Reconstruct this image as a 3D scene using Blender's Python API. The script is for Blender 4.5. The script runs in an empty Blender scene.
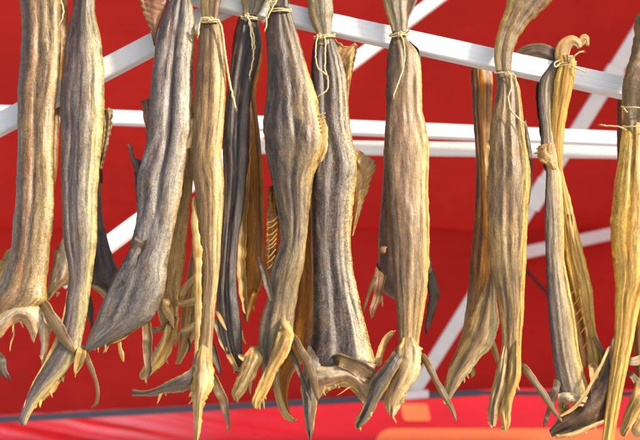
import bpy, bmesh, math, random
from mathutils import Vector, noise, Matrix

# ------------------------------------------------------------------ camera, sky, sun, exposure
scene = bpy.context.scene
COL = scene.collection
PITCH = math.radians(15.0); F = 900.0; CZ = 1.6
cam = bpy.data.cameras.new('camera')
cam.sensor_width = 36.0; cam.lens = F * 36.0 / 640.0
cam.clip_start = 0.05; cam.clip_end = 500
cam.dof.use_dof = True; cam.dof.focus_distance = 1.52; cam.dof.aperture_fstop = 4.5
camo = bpy.data.objects.new('camera', cam); COL.objects.link(camo)
camo.location = (0, 0, CZ); camo.rotation_euler = (math.radians(90) + PITCH, 0, 0)
scene.camera = camo

SUN_EL = math.radians(31); SUN_AZ = math.radians(58)      # sun stands behind the camera, to its right
world = bpy.data.worlds.new('World'); scene.world = world; world.use_nodes = True
wn = world.node_tree; wn.nodes.clear()
wo = wn.nodes.new('ShaderNodeOutputWorld'); wb = wn.nodes.new('ShaderNodeBackground')
sky = wn.nodes.new('ShaderNodeTexSky'); sky.sky_type = 'NISHITA'; sky.sun_disc = False
sky.sun_elevation = SUN_EL; sky.sun_rotation = math.radians(180) - SUN_AZ
sky.air_density = 1.0; sky.dust_density = 2.5; sky.ozone_density = 1.0
wb.inputs['Strength'].default_value = 0.14
wn.links.new(sky.outputs[0], wb.inputs[0]); wn.links.new(wb.outputs[0], wo.inputs[0])
sl = bpy.data.lights.new('sun', 'SUN'); sl.energy = 3.2; sl.angle = math.radians(5); sl.color = (1.0, 0.90, 0.72)
so = bpy.data.objects.new('sun', sl); COL.objects.link(so)
sd = Vector((math.sin(SUN_AZ) * math.cos(SUN_EL), -math.cos(SUN_AZ) * math.cos(SUN_EL), math.sin(SUN_EL)))
so.rotation_euler = sd.to_track_quat('Z', 'Y').to_euler(); so.location = (4, -4, 6)

scene.view_settings.view_transform = 'Standard'; scene.view_settings.look = 'None'
scene.view_settings.exposure = 0.84; scene.view_settings.gamma = 1.0
scene.view_settings.use_curve_mapping = False
scene.render.engine = 'CYCLES'
scene.cycles.max_bounces = 8; scene.cycles.transmission_bounces = 6

random.seed(7)
# ------------------------------------------------------------------ pixel -> place
CP, SP = math.cos(PITCH), math.sin(PITCH)
def P(x, y, d):
    """point seen at photo pixel x, y that stands on the vertical plane d metres in front of the camera"""
    a = (x - 320.0) / F; b = (220.0 - y) / F
    t = d / (CP - b * SP)
    return Vector((a * t, d, CZ + t * (SP + b * CP)))

def nums(s):
    return [tuple(float(v) for v in r.split()) for r in s.replace('\n', ';').split(';') if r.strip()]

def lin(c):
    return c / 12.92 if c <= 0.04045 else ((c + 0.055) / 1.055) ** 2.4
def rgb(r, g, b, k=1.0):
    return (min(1, lin(r / 255) * k), min(1, lin(g / 255) * k), min(1, lin(b / 255) * k), 1)

def catmull(pts, n):
    """resample a list of tuples into n evenly spread (by parameter length in x,y) smooth points"""
    m = len(pts); k = len(pts[0])
    if m == 1: return [pts[0]] * n
    ext = [tuple(2 * a - b for a, b in zip(pts[0], pts[1]))] + list(pts) + [tuple(2 * a - b for a, b in zip(pts[-1], pts[-2]))]
    seg = [max(1e-6, math.dist(pts[i][:2], pts[i + 1][:2])) for i in range(m - 1)]
    tot = sum(seg); out = []
    for j in range(n):
        s = tot * j / (n - 1); i = 0
        while i < m - 2 and s > seg[i]:
            s -= seg[i]; i += 1
        t = min(1, s / seg[i])
        p0, p1, p2, p3 = ext[i], ext[i + 1], ext[i + 2], ext[i + 3]
        out.append(tuple(0.5 * (2 * p1[c] + (p2[c] - p0[c]) * t + (2 * p0[c] - 5 * p1[c] + 4 * p2[c] - p3[c]) * t * t
                   + (-p0[c] + 3 * p1[c] - 3 * p2[c] + p3[c]) * t ** 3) for c in range(k)))
    return out

def nz(x, y=0.0, z=0.0):
    return noise.noise(Vector((x, y, z)))

# ------------------------------------------------------------------ objects
def link(name, me, mat=None, parent=None, smooth=True):
    o = bpy.data.objects.new(name, me); COL.objects.link(o)
    if mat: me.materials.append(mat)
    if smooth: me.polygons.foreach_set('use_smooth', [True] * len(me.polygons))
    if parent:
        o.parent = parent; o.matrix_parent_inverse = Matrix.Translation(-parent.location)
    return o
def mesh(verts, faces, fc=None):
    me = bpy.data.meshes.new('m'); me.from_pydata([tuple(v) for v in verts], [], faces); me.update()
    if fc:
        at = me.attributes.new('fc', 'FLOAT_VECTOR', 'POINT')
        at.data.foreach_set('vector', [c for v in fc for c in v])
    return me
def empty(name, loc, label, cat, group=None):
    o = bpy.data.objects.new(name, None); COL.objects.link(o); o.location = loc
    o.empty_display_size = 0.05
    o['label'] = label; o['category'] = cat
    if group: o['group'] = group
    return o

# ------------------------------------------------------------------ node helpers
class NT:
    def __init__(s, name):
        s.m = bpy.data.materials.new(name); s.m.use_nodes = True
        s.t = s.m.node_tree; s.t.nodes.clear()
        s.out = s.n('ShaderNodeOutputMaterial')
    def n(s, typ, **kw):
        nd = s.t.nodes.new(typ)
        for k, v in kw.items(): setattr(nd, k, v)
        return nd
    def put(s, sock, v):
        if isinstance(v, bpy.types.NodeSocket): s.t.links.new(v, sock)
        elif v is not None: sock.default_value = v
    def math(s, op, a, b=None, c=None, clamp=False):
        nd = s.n('ShaderNodeMath', operation=op, use_clamp=clamp)
        s.put(nd.inputs[0], a); s.put(nd.inputs[1], b); s.put(nd.inputs[2], c)
        return nd.outputs[0]
    def vec(s, x, y, z):
        nd = s.n('ShaderNodeCombineXYZ')
        for i, v in enumerate((x, y, z)): s.put(nd.inputs[i], v)
        return nd.outputs[0]
    def noise(s, vec, scale=1.0, detail=4.0, rough=0.55, dist=0.0):
        nd = s.n('ShaderNodeTexNoise'); s.put(nd.inputs['Vector'], vec)
        nd.inputs['Scale'].default_value = scale; nd.inputs['Detail'].default_value = detail
        nd.inputs['Roughness'].default_value = rough; nd.inputs['Distortion'].default_value = dist
        return nd.outputs['Fac']
    def maprange(s, v, a, b, c, d, clamp=True):
        nd = s.n('ShaderNodeMapRange', clamp=clamp); s.put(nd.inputs[0], v)
        for i, x in enumerate((a, b, c, d)): nd.inputs[i + 1].default_value = x
        return nd.outputs[0]
    def mix(s, f, a, b, typ='MIX'):
        nd = s.n('ShaderNodeMix', data_type='RGBA', blend_type=typ)
        s.put(nd.inputs[0], f); s.put(nd.inputs[6], a); s.put(nd.inputs[7], b)
        return nd.outputs[2]
    def ramp(s, f, stops, interp='EASE'):
        nd = s.n('ShaderNodeValToRGB'); cr = nd.color_ramp; cr.interpolation = interp
        while len(cr.elements) < len(stops): cr.elements.new(0.5)
        for e, (p, c) in zip(cr.elements, stops): e.position = p; e.color = c
        s.put(nd.inputs[0], f); return nd.outputs[0]
    def bump(s, h, strength, dist, normal=None):
        nd = s.n('ShaderNodeBump'); nd.inputs['Strength'].default_value = strength
        nd.inputs['Distance'].default_value = dist; s.put(nd.inputs['Height'], h)
        if normal: s.put(nd.inputs['Normal'], normal)
        return nd.outputs[0]
    def bsdf(s, col, rough, spec=0.4, normal=None, **kw):
        nd = s.n('ShaderNodeBsdfPrincipled'); s.put(nd.inputs['Base Color'], col); s.put(nd.inputs['Roughness'], rough)
        nd.inputs['Specular IOR Level'].default_value = spec
        if normal: s.put(nd.inputs['Normal'], normal)
        for k, v in kw.items(): s.put(nd.inputs[k], v)
        return nd.outputs[0]
    def done(s, sh):
        s.t.links.new(sh, s.out.inputs['Surface']); return s.m

ALB = 0.92
def skin(name, stops, streak=0.5, speck=0.3, chev=0.12, u0=0.45, patch=(196, 176, 140), patch_amt=0.35, low=None, low_v=(0.45, 0.7), trans=0.0, fine=1.0, stripes=(), stripe_col=(66, 50, 50), alb=0.76, sat=1.04, neck=0.0):
    ALB = alb * 0.80
    """dried fish skin: colour bands across the fish, long fibres along it, muscle chevrons, specks and pale rubbed patches"""
    s = NT(name); seed = random.uniform(0, 50)
    at = s.n('ShaderNodeAttribute', attribute_name='fc')
    sp = s.n('ShaderNodeSeparateXYZ'); s.t.links.new(at.outputs['Vector'], sp.inputs[0])
    u, v = sp.outputs[0], sp.outputs[1]
    drift = s.noise(s.vec(s.math('MULTIPLY', u, 1.5), s.math('MULTIPLY', v, 9), seed), 1.0, 3)
    ud = s.math('ADD', u, s.math('MULTIPLY', s.math('SUBTRACT', drift, 0.5), 0.42))
    wob = s.noise(s.vec(s.math('MULTIPLY', u, 7), s.math('MULTIPLY', v, 26), seed + 3), 1.0, 4)
    ud = s.math('ADD', ud, s.math('MULTIPLY', s.math('SUBTRACT', wob, 0.5), 0.16))
    col = s.ramp(ud, [(p, rgb(*c, k=ALB)) for p, c in stops])
    if low:
        f = s.maprange(s.math('ADD', v, s.math('MULTIPLY', s.math('SUBTRACT', drift, 0.5), 0.35)), low_v[0], low_v[1], 0, 0.85)
        col = s.mix(f, col, rgb(*low, k=ALB))
    for (uc, wd, va, vb, am) in stripes:
        e1 = s.noise(s.vec(s.math('MULTIPLY', u, 3), s.math('MULTIPLY', v, 15), seed + uc * 40), 1.0, 4)
        off = s.math('ABSOLUTE', s.math('ADD', s.math('SUBTRACT', u, uc), s.math('MULTIPLY', s.math('SUBTRACT', e1, 0.5), 0.16)))
        g = s.maprange(off, wd * 0.45, wd, am, 0)
        vv = s.math('ADD', v, s.math('MULTIPLY', s.math('SUBTRACT', e1, 0.5), 0.3))
        g = s.math('MULTIPLY', g, s.math('MULTIPLY', s.maprange(vv, va - 0.03, va + 0.03, 0, 1), s.maprange(vv, vb - 0.04, vb + 0.04, 1, 0)))
        col = s.mix(g, col, rgb(*stripe_col, k=ALB))
    pa = s.noise(s.vec(s.math('MULTIPLY', ud, 3.2), s.math('MULTIPLY', v, 11), seed + 7), 1.0, 5, 0.6)
    col = s.mix(s.math('MULTIPLY', s.maprange(pa, 0.5, 0.72, 0, 1), patch_amt), col, rgb(*patch, k=ALB))
    pd = s.noise(s.vec(s.math('MULTIPLY', ud, 5), s.math('MULTIPLY', v, 7), seed + 17), 1.0, 5, 0.65)
    col = s.mix(s.math('MULTIPLY', s.maprange(pd, 0.54, 0.66, 0, 1), streak * 0.9), col, rgb(70, 52, 44, k=ALB))
    f1 = s.noise(s.vec(s.math('MULTIPLY', ud, 9), s.math('MULTIPLY', v, 17), seed + 11), 1.0, 6, 0.62, 0.8)
    f2 = s.noise(s.vec(s.math('MULTIPLY', u, 40), s.math('MULTIPLY', v, 120), seed + 13), 1.0, 4, 0.65, 0.8)
    fib = s.math('ADD', s.math('MULTIPLY', f1, 0.78), s.math('MULTIPLY', f2, 0.22))
    k = s.maprange(fib, 0.36, 0.64, 1 - streak * 0.62, 1 + streak * 0.5, clamp=False)
    ln = s.noise(s.vec(s.math('MULTIPLY', ud, 9), s.math('MULTIPLY', v, 4.5), seed + 23), 1.0, 3, 0.5)
    la = s.math('ABSOLUTE', s.math('SUBTRACT', ln, 0.5))
    k = s.math('MULTIPLY', k, s.maprange(la, 0.0, 0.022, 1 - streak * 0.75, 1))
    # muscle chevrons
    ab = s.math('ABSOLUTE', s.math('SUBTRACT', u, u0))
    ph = s.math('ADD', s.math('ADD', s.math('MULTIPLY', v, 112), s.math('MULTIPLY', ab, -16)), s.math('MULTIPLY', s.math('SUBTRACT', wob, 0.5), 1.6))
    cv = s.math('SINE', s.math('MULTIPLY', ph, 6.283))
    cm = s.math('MULTIPLY', s.maprange(ab, 0.05, 0.38, 1, 0), s.maprange(pd, 0.42, 0.6, 0.0, 1))
    cv = s.math('MULTIPLY', cv, cm)
    k = s.math('ADD', k, s.math('MULTIPLY', cv, chev * 0.85))
    # lateral line: a thin pale waving line
    ll = s.math('ABSOLUTE', s.math('SUBTRACT', s.math('ADD', u, s.math('MULTIPLY', s.math('SUBTRACT', drift, 0.5), 0.3)), u0 + 0.17))
    k = s.math('ADD', k, s.math('MULTIPLY', s.maprange(ll, 0.0, 0.022, 0.18, 0), s.maprange(pa, 0.4, 0.55, 0, 1)))
    sc = s.noise(s.vec(s.math('MULTIPLY', u, 34), s.math('MULTIPLY', v, 380), seed), 1.0, 3, 0.7, 1.2)
    k = s.math('MULTIPLY', k, s.maprange(sc, 0.52, 0.68, 1, 1 - speck * 1.4))
    k = s.math('MULTIPLY', k, s.maprange(sc, 0.28, 0.44, 1 + speck * 0.5, 1))
    k = s.math('POWER', s.math('MAXIMUM', k, 0.05), 1.35)
    mo = s.noise(s.vec(s.math('MULTIPLY', u, 13), s.math('MULTIPLY', v, 135), seed + 29), 1.0, 4, 0.6, 1.6)
    k = s.math('MULTIPLY', k, s.maprange(mo, 0.36, 0.64, 1 - speck * 1.0, 1 + speck * 0.55))
    blo = s.noise(s.vec(s.math('MULTIPLY', u, 4), s.math('MULTIPLY', v, 30), seed + 31), 1.0, 5, 0.65, 0.8)
    col = s.mix(s.math('MULTIPLY', s.maprange(blo, 0.5, 0.66, 0, 1), 0.45), col, rgb(150, 112, 72, k=ALB))
    if neck:
        nk = s.maprange(s.math('ADD', v, s.math('MULTIPLY', s.math('SUBTRACT', blo, 0.5), 0.25)), 0.015, 0.16, neck, 0)
        col = s.mix(nk, col, rgb(74, 56, 46, k=ALB))
    tint = s.mix(1.0, col, (1.03, 0.97, 0.88, 1), 'MULTIPLY'); col = tint
    vm = s.n('ShaderNodeVectorMath', operation='SCALE'); s.put(vm.inputs[0], col); s.put(vm.inputs['Scale'], k)
    hs = s.n('ShaderNodeHueSaturation'); hs.inputs['Saturation'].default_value = sat; s.put(hs.inputs['Color'], vm.outputs[0])
    col = hs.outputs[0]
    h = s.math('ADD', s.math('MULTIPLY', fib, 1.0), s.math('ADD', s.math('MULTIPLY', cv, 0.02), s.math('MULTIPLY', sc, 0.12 * fine)))
    nb = s.bump(s.math('ADD', h, s.math('MULTIPLY', mo, 0.30)), 0.30, 0.005)
    ro = s.maprange(f1, 0.3, 0.7, 0.27, 0.48)
    sh = s.bsdf(col, ro, 0.5, nb)
    if trans:
        tr = s.n('ShaderNodeBsdfTranslucent'); s.put(tr.inputs[0], col); s.put(tr.inputs['Normal'], nb)
        mx = s.n('ShaderNodeMixShader'); mx.inputs[0].default_value = trans
        s.t.links.new(sh, mx.inputs[1]); s.t.links.new(tr.outputs[0], mx.inputs[2]); sh = mx.outputs[0]
    return s.done(sh)

# shared flesh and fin materials
GREY = [(0.0, (176, 168, 150)), (0.2, (120, 104, 96)), (0.45, (98, 84, 82)), (0.7, (150, 138, 124)), (0.9, (214, 200, 150)), (1, (226, 206, 150))]
M = {}
M['fin'] = skin('fin_brown', [(0, (176, 146, 96)), (0.2, (140, 112, 78)), (0.5, (166, 138, 98)), (0.8, (120, 94, 66)), (1, (196, 164, 108))], 0.35, 0.2, 0, patch_amt=0.3, trans=0.12)
M['fin_dark'] = skin('fin_dark', [(0, (74, 64, 56)), (0.5, (110, 98, 82)), (1, (88, 76, 62))], 0.5, 0.25, 0, patch_amt=0.2, trans=0.15)
M['fin_red'] = skin('fin_reddish', [(0, (150, 104, 80)), (0.5, (182, 136, 104)), (1, (160, 120, 90))], 0.3, 0.15, 0, patch_amt=0.25, trans=0.2, alb=0.95)
M['fin_gold'] = skin('fin_golden', [(0, (196, 152, 92)), (0.5, (206, 164, 104)), (1, (226, 186, 122))], 0.3, 0.12, 0, patch_amt=0.3, trans=0.2, alb=1.0)
M['flesh'] = skin('dried_flesh', [(0, (226, 190, 120)), (0.35, (206, 170, 116)), (0.7, (228, 202, 150)), (1, (232, 192, 112))], 0.45, 0.12, 0, patch=(240, 226, 190), patch_amt=0.5, trans=0.15, alb=1.1)
M['yellow'] = skin('yellow_flesh', [(0, (228, 184, 112)), (0.3, (240, 210, 144)), (0.55, (196, 158, 104)), (0.8, (232, 196, 128)), (1, (242, 212, 146))], 0.4, 0.12, 0, patch=(244, 220, 160), patch_amt=0.45, trans=0.2, alb=0.95, sat=1.08)
M['lining'] = skin('pale_lining', [(0, (206, 182, 142)), (0.4, (216, 202, 178)), (0.7, (190, 158, 128)), (1, (222, 178, 124))], 0.4, 0.2, 0, patch=(236, 228, 212), patch_amt=0.6, trans=0.2, alb=1.2)
M['amber'] = skin('amber_flesh', [(0, (120, 74, 34)), (0.3, (176, 112, 44)), (0.6, (196, 134, 56)), (0.85, (160, 98, 40)), (1, (206, 152, 80))], 0.5, 0.15, 0, patch=(212, 160, 90), patch_amt=0.4, trans=0.2, alb=1.0, sat=1.1)
M['pale_torn'] = skin('pale_torn_flesh', [(0, (232, 190, 112)), (0.25, (212, 178, 126)), (0.45, (160, 132, 104)), (0.65, (220, 192, 146)), (0.85, (238, 220, 176)), (1, (240, 202, 124))], 0.5, 0.15, 0, patch=(240, 222, 176), patch_amt=0.5, trans=0.15, alb=0.95)
M['cavity'] = skin('amber_cavity', [(0, (176, 122, 60)), (0.4, (206, 150, 78)), (0.7, (170, 110, 52)), (1, (224, 176, 98))], 0.5, 0.2, 0, patch=(232, 190, 116), patch_amt=0.5, alb=1.0)
M['greyflap'] = skin('grey_flap', [(0, (206, 178, 120)), (0.2, (110, 100, 94)), (0.5, (84, 76, 76)), (0.8, (134, 122, 110)), (1, (216, 186, 124))], 0.5, 0.25, 0, patch_amt=0.3)
M['brownflap'] = skin('brown_flap', [(0, (150, 120, 74)), (0.3, (96, 72, 54)), (0.6, (116, 88, 62)), (0.85, (84, 62, 50)), (1, (176, 146, 96))], 0.55, 0.25, 0, patch_amt=0.25)

M['tailskin'] = skin('tail_skin', [(0, (150, 128, 92)), (0.3, (172, 158, 128)), (0.6, (150, 140, 116)), (0.85, (176, 156, 112)), (1, (190, 160, 104))], 0.4, 0.3, 0.04, patch=(196, 188, 166), patch_amt=0.5, stripes=((0.35, 0.08, -1, 1, 0.6), (0.7, 0.05, -1, 1, 0.5)), stripe_col=(96, 80, 60), alb=0.8)
# ------------------------------------------------------------------ fish building blocks
def _tube(left, right, thick, ring, vlen, seed, fold=0.18, creases=4, power=0.85, ends=(True, True), jag=0.0, cup=0.0, torn=0.0):
    """left/right: lists of 3D edge points; builds a flattened, creased tube between them"""
    n = len(left); verts = []; fc = []; faces = []
    rnd = random.Random(seed)
    cr = [(rnd.uniform(0.12, 0.88), rnd.uniform(0, 99), rnd.uniform(0.7, 1.6) * (1 if rnd.random() < 0.75 else -0.8), rnd.uniform(0.012, 0.035)) for _ in range(creases)]
    L = [0.0]; half0 = max((r - l).length for l, r in zip(left, right)) / 2
    Ltot = sum(((left[i] + right[i]) / 2 - (left[i - 1] + right[i - 1]) / 2).length for i in range(1, n))
    for i in range(1, n):
        L.append(L[-1] + ((left[i] + right[i]) / 2 - (left[i - 1] + right[i - 1]) / 2).length)
    for i in range(n):
        l, r = left[i], right[i]
        c = (l + r) / 2; a = (r - l) / 2
        i0, i1 = max(0, i - 1), min(n - 1, i + 1)
        tan = ((left[i1] + right[i1]) - (left[i0] + right[i0]))
        if tan.length < 1e-9: tan = Vector((0, 0, -1))
        nv = a.cross(tan)
        if nv.length < 1e-12: nv = Vector((0, -1, 0))
        nv.normalize()
        if nv.y > 0: nv = -nv
        v = L[i]; tk = thick(i / (n - 1)) if callable(thick) else thick
        half = a.length; b = half * tk
        j1 = 1 + jag * (0.8 * nz(v * 75, seed, 1) + 0.7 * nz(v * 520, seed, 2)) + jag * 3.0 * max(0, nz(v * 45, seed, 5) - 0.25)
        j2 = 1 + jag * (0.8 * nz(v * 75, seed, 3) + 0.7 * nz(v * 520, seed, 4)) + jag * 3.0 * max(0, nz(v * 45, seed, 7) - 0.25)
        for k in range(ring):
            th = 2 * math.pi * k / ring
            cs, sn = math.cos(th), math.sin(th)          # th=0 right edge, pi/2 towards the viewer
            uu = (cs + 1) / 2
            dep = b * math.copysign(abs(sn) ** power, sn)
            side = 1 if sn >= 0 else -1
            w = 0.0
            for (u0, sd0, amp, wd) in cr:
                uc = u0 + 0.10 * nz(v * 5, sd0) + 0.03 * nz(v * 18, sd0)
                fade = 0.55 + 0.9 * nz(v * 6, sd0, 9)
                w -= amp * max(0, fade) * (0.55 * math.exp(-abs(uu - uc) / wd) + 0.45 * math.exp(-((uu - uc) / (wd * 3.2)) ** 2))
            w += 0.9 * nz(uu * 3.1, v * 7, seed + side * 7) + 0.45 * nz(uu * 8, v * 14, seed + side * 5) + 0.22 * nz(uu * 20, v * 34, seed)
            dep += side * fold * half * w * abs(sn) ** 0.7
            if cup:
                dep += cup * half * (1 - cs * cs) * (0.6 + 0.8 * nz(v * 9, seed, 31)) + 0.5 * abs(cup) * half * cs * nz(v * 14, seed, 37)
            e = j2 if cs > 0 else j1
            q = c + a * cs * (1 + (e - 1) * abs(cs) ** 3) + nv * dep
            if torn:
                tt = i / (n - 1); z0 = 1 - min(0.5, 3.2 * half0 / max(1e-6, Ltot))
                if tt > z0:
                    g = (tt - z0) / (1 - z0)
                    q += tan.normalized() * torn * half0 * g * (1.5 * nz(uu * 2.6, seed, 41) + 1.1 * nz(uu * 7.5, seed, 43))
            verts.append(q)
            fc.append((uu if sn >= 0 else uu + 0.013, v, side))
    for i in range(n - 1):
        for k in range(ring):
            k2 = (k + 1) % ring
            faces.append((i * ring + k, i * ring + k2, (i + 1) * ring + k2, (i + 1) * ring + k))
    if ends[0]:
        verts.append((left[0] + right[0]) / 2); fc.append((0.5, 0, 1)); q = len(verts) - 1
        for k in range(ring): faces.append((q, (k + 1) % ring, k))
    if ends[1]:
        verts.append((left[-1] + right[-1]) / 2); fc.append((0.5, L[-1], 1)); q = len(verts) - 1; o = (n - 1) * ring
        for k in range(ring): faces.append((q, o + k, o + (k + 1) % ring))
    return mesh(verts, faces, fc)

_seed = [0]
def nseed():
    _seed[0] += 1; return _seed[0] * 3.37

def body(parent, rows, d, mat, name='body', thick=0.5, fold=0.11, creases=5, ring=64, jag=0.03, lean=0.0, step=2.2, dd=None):
    """rows: 'y left right' in photo pixels from the tail wrist down"""
    r = [(0.0, y, l, q) for (y, l, q) in nums(rows)]
    n = max(12, int((r[-1][1] - r[0][1]) / step))
    rr = catmull([(0.0, a[1], a[2], a[3]) for a in r], n)
    y0, y1 = rr[0][1], rr[-1][1]
    left, right = [], []
    for i, (_, y, l, q) in enumerate(rr):
        t = i / (n - 1); e = d + lean * t + (dd(t) if dd else 0)
        if q < l + 0.6: m = (l + q) / 2; l, q = m - 0.3, m + 0.3
        left.append(P(l, y, e)); right.append(P(q, y, e))
    me = _tube(left, right, thick, ring, 0, nseed(), fold, creases, jag=jag)
    return link(name, me, mat, parent)

def strip(parent, pts, d, mat, name, thick=0.075, fold=0.10, ring=26, jag=0.055, creases=3, step=1.0, dd=0.0, label=None, torn=0.9):
    """pts: 'x y width [depth offset]' along the middle of a flap or fin; a flattened creased strip"""
    p = [(a + (0.0,)) if len(a) == 3 else a for a in nums(pts)]
    n = max(8, int(sum(math.dist(p[i][:2], p[i + 1][:2]) for i in range(len(p) - 1)) / step))
    rr = catmull(p, n); left, right = [], []
    tail = name.startswith('tail'); sdw = nseed(); crnd = random.Random(sdw)
    cup = 0.0 if (tail or thick >= 0.75) else crnd.choice((-1, 1)) * crnd.uniform(0.35, 0.8)
    if tail: jag, fold, creases, torn = 0.03, 0.16, 5, 0
    else: thick = min(thick, 0.16) if thick < 0.75 else thick
    wmax = max(a[2] for a in p); tot = n * step; q0 = min(0.45, wmax * 0.45 / tot)
    def shape(i, x, y, w, o):
        t = i / (n - 1); run = i * step
        e = 1.0
        if t < q0 and not tail: e = math.sqrt(max(0.0, 1 - (1 - t / q0) ** 2)) * 0.75 + 0.25
        q1 = min(0.3, max(2.0, w * 0.5) / tot)
        if t > 1 - q1: e = min(e, math.sqrt(max(0.0, 1 - ((t - 1 + q1) / q1) ** 2)) * 0.8 + 0.2)
        a = min(1.0, wmax / 10.0)
        if tail: return x, y, w * (1 + 0.05 * nz(run / 7.0, sdw)), o
        w *= e * (1 + 0.24 * nz(run / 15.0, sdw) + 0.08 * nz(run / 4.5, sdw, 3))
        g = min(1.0, t / 0.22); g = g * g * (3 - 2 * g); o += (1 - g) * max(0.0, 0.004 - dd) * 0.7
        x += a * 1.3 * nz(run / 11.0, sdw, 5); y += a * 1.0 * nz(run / 11.0, sdw, 7)
        o += a * 0.006 * nz(run / 13.0, sdw, 9)
        return x, y, w, o
    if thick < 0.75: rr = [shape(i, *q) for i, q in enumerate(rr)]
    for i, (x, y, w, o) in enumerate(rr):
        i0, i1 = max(0, i - 1), min(n - 1, i + 1)
        tx, ty = rr[i1][0] - rr[i0][0], rr[i1][1] - rr[i0][1]
        q = math.hypot(tx, ty) or 1; px, py = ty / q, -tx / q      # to the right of the running direction (downwards: +x)
        if py < -0.9: pass
        w = max(w, 0.8)
        left.append(P(x - px * w / 2, y - py * w / 2, d + o + dd)); right.append(P(x + px * w / 2, y + py * w / 2, d + o + dd))
    me = _tube(left, right, thick, ring, 0, nseed(), fold, creases, jag=jag, cup=cup, torn=0 if thick >= 0.75 else torn)
    o = link(name, me, mat, parent)
    if label: o['label'] = label
    return o

def sheet(parent, ea, eb, d, mat, name, bulge=0.012, thick=0.0011, nr=None, nc=14, rays=0, jag=0.0, wr=0.006, tilt=0.0, root=None):
    """a thin curved skin between two edges (photo pixels); rays>0 gives it fin rays running from edge a to edge b"""
    A, B = nums(ea), nums(eb)
    la = sum(math.dist(A[i][:2], A[i + 1][:2]) for i in range(len(A) - 1)); lb = sum(math.dist(B[i][:2], B[i + 1][:2]) for i in range(len(B) - 1))
    n = nr or max(14, int(max(la, lb) / 0.7))
    if rays: n = max(n, rays * 6)
    A, B = catmull(A, n), catmull(B, n); sd0 = nseed()
    verts, fc, faces = [], [], []
    run = [0.0]
    for i in range(1, n): run.append(run[-1] + (P(*A[i][:2], d) - P(*A[i - 1][:2], d)).length)
    for i in range(n):
        s = i / (n - 1)
        ln = 1.0
        t0 = 0.0; mid = root is not None
        if jag:
            ln = 1 + jag * (nz(s * 7, sd0) + 0.4 * nz(s * 19, sd0, 4) + 0.18 * nz(s * 70, sd0, 6) + 3.2 * max(0, nz(s * 13, sd0, 8) - 0.30))
            if mid and root == 's': t0 = -jag * (nz(s * 7, sd0, 11) + 0.4 * nz(s * 19, sd0, 14) + 0.18 * nz(s * 70, sd0, 16) + 3.2 * max(0, nz(s * 13, sd0, 18) - 0.30))
        rphase = s * rays
        if rays: ln *= 1 - 0.10 * (0.5 - 0.5 * math.cos(2 * math.pi * rphase)) * (0.5 + nz(s * 11, sd0, 2))
        for j in range(nc):
            t = j / (nc - 1); tt = t + (ln - 1) * t ** 4 + t0 * (1 - t) ** 4
            x = A[i][0] + (B[i][0] - A[i][0]) * tt; y = A[i][1] + (B[i][1] - A[i][1]) * tt
            dep = d - bulge * math.sin(math.pi * min(1, t)) * math.sin(math.pi * (0.1 + 0.8 * s)) + tilt * t
            dep += wr * (nz(s * 3, t * 4, sd0) + 0.55 * nz(s * 4, t * 11, sd0) + 0.12 * nz(s * 16, t * 14, sd0))
            if root:
                g = min(1.0, (s if root == 's' else t) / 0.2); g = g * g * (3 - 2 * g); dep += (1 - g) * 0.022
                dep += 0.011 * nz(s * 2.3, 0, sd0 + 5) * (t - 0.5) * 2 + 0.003 * abs(t - 0.5) * 2 * nz(s * 6, t, sd0 + 9)
            if rays: dep -= 0.0005 * math.cos(2 * math.pi * rphase) * (0.3 + 0.7 * t)
            verts.append(P(x, y, dep))
            if rays: fc.append((s, t * 0.04 * 1.0 + 0.3, 1))
            else: fc.append((t, run[i], 1))
    N = len(verts)
    for q in range(N):
        verts.append(verts[q] + Vector((0, thick, 0))); fc.append(fc[q])
    for i in range(n - 1):
        for j in range(nc - 1):
            a = i * nc + j
            faces.append((a, a + 1, a + nc + 1, a + nc)); faces.append((N + a, N + a + nc, N + a + nc + 1, N + a + 1))
    rim = [i * nc for i in range(n)] + [(n - 1) * nc + j for j in range(1, nc)] + [i * nc + nc - 1 for i in range(n - 2, -1, -1)] + [j for j in range(nc - 2, 0, -1)]
    for q in range(len(rim)):
        a, b = rim[q], rim[(q + 1) % len(rim)]
        faces.append((a, b, N + b, N + a))
    return link(name, mesh(verts, faces, fc), mat, parent)

def tubepath(pts, r, sides=6):
    verts, faces = [], []
    n = len(pts)
    for i in range(n):
        t = (pts[min(n - 1, i + 1)] - pts[max(0, i - 1)])
        if t.length < 1e-9: t = Vector((0, 0, 1))
        t.normalize(); a = t.cross(Vector((0.3, 0.9, 0.2))).normalized(); b = t.cross(a)
        rr = r(i / (n - 1)) if callable(r) else r
        for k in range(sides):
            th = 2 * math.pi * k / sides
            verts.append(pts[i] + a * rr * math.cos(th) + b * rr * math.sin(th))
    for i in range(n - 1):
        for k in range(sides):
            k2 = (k + 1) % sides
            faces.append((i * sides + k, i * sides + k2, (i + 1) * sides + k2, (i + 1) * sides + k))
    faces.append(tuple(range(sides - 1, -1, -1))); faces.append(tuple((n - 1) * sides + k for k in range(sides)))
    return verts, faces
def twine_mesh(pts, r=0.0012, pitch=0.006):
    """two strands twisted round each other along pts"""
    n = len(pts); L = 0; A, B = [], []
    for i in range(n):
        if i: L += (pts[i] - pts[i - 1]).length
        t = (pts[min(n - 1, i + 1)] - pts[max(0, i - 1)]).normalized()
        a = t.cross(Vector((0.31, 0.87, 0.21))).normalized(); b = t.cross(a)
        ph = 2 * math.pi * L / pitch
        o = (a * math.cos(ph) + b * math.sin(ph)) * r * 0.62
        A.append(pts[i] + o); B.append(pts[i] - o)
    v1, f1 = tubepath(A, r * 0.78); v2, f2 = tubepath(B, r * 0.78)
    k = len(v1)
    return mesh(v1 + v2, f1 + [tuple(i + k for i in f) for f in f2])

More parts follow.
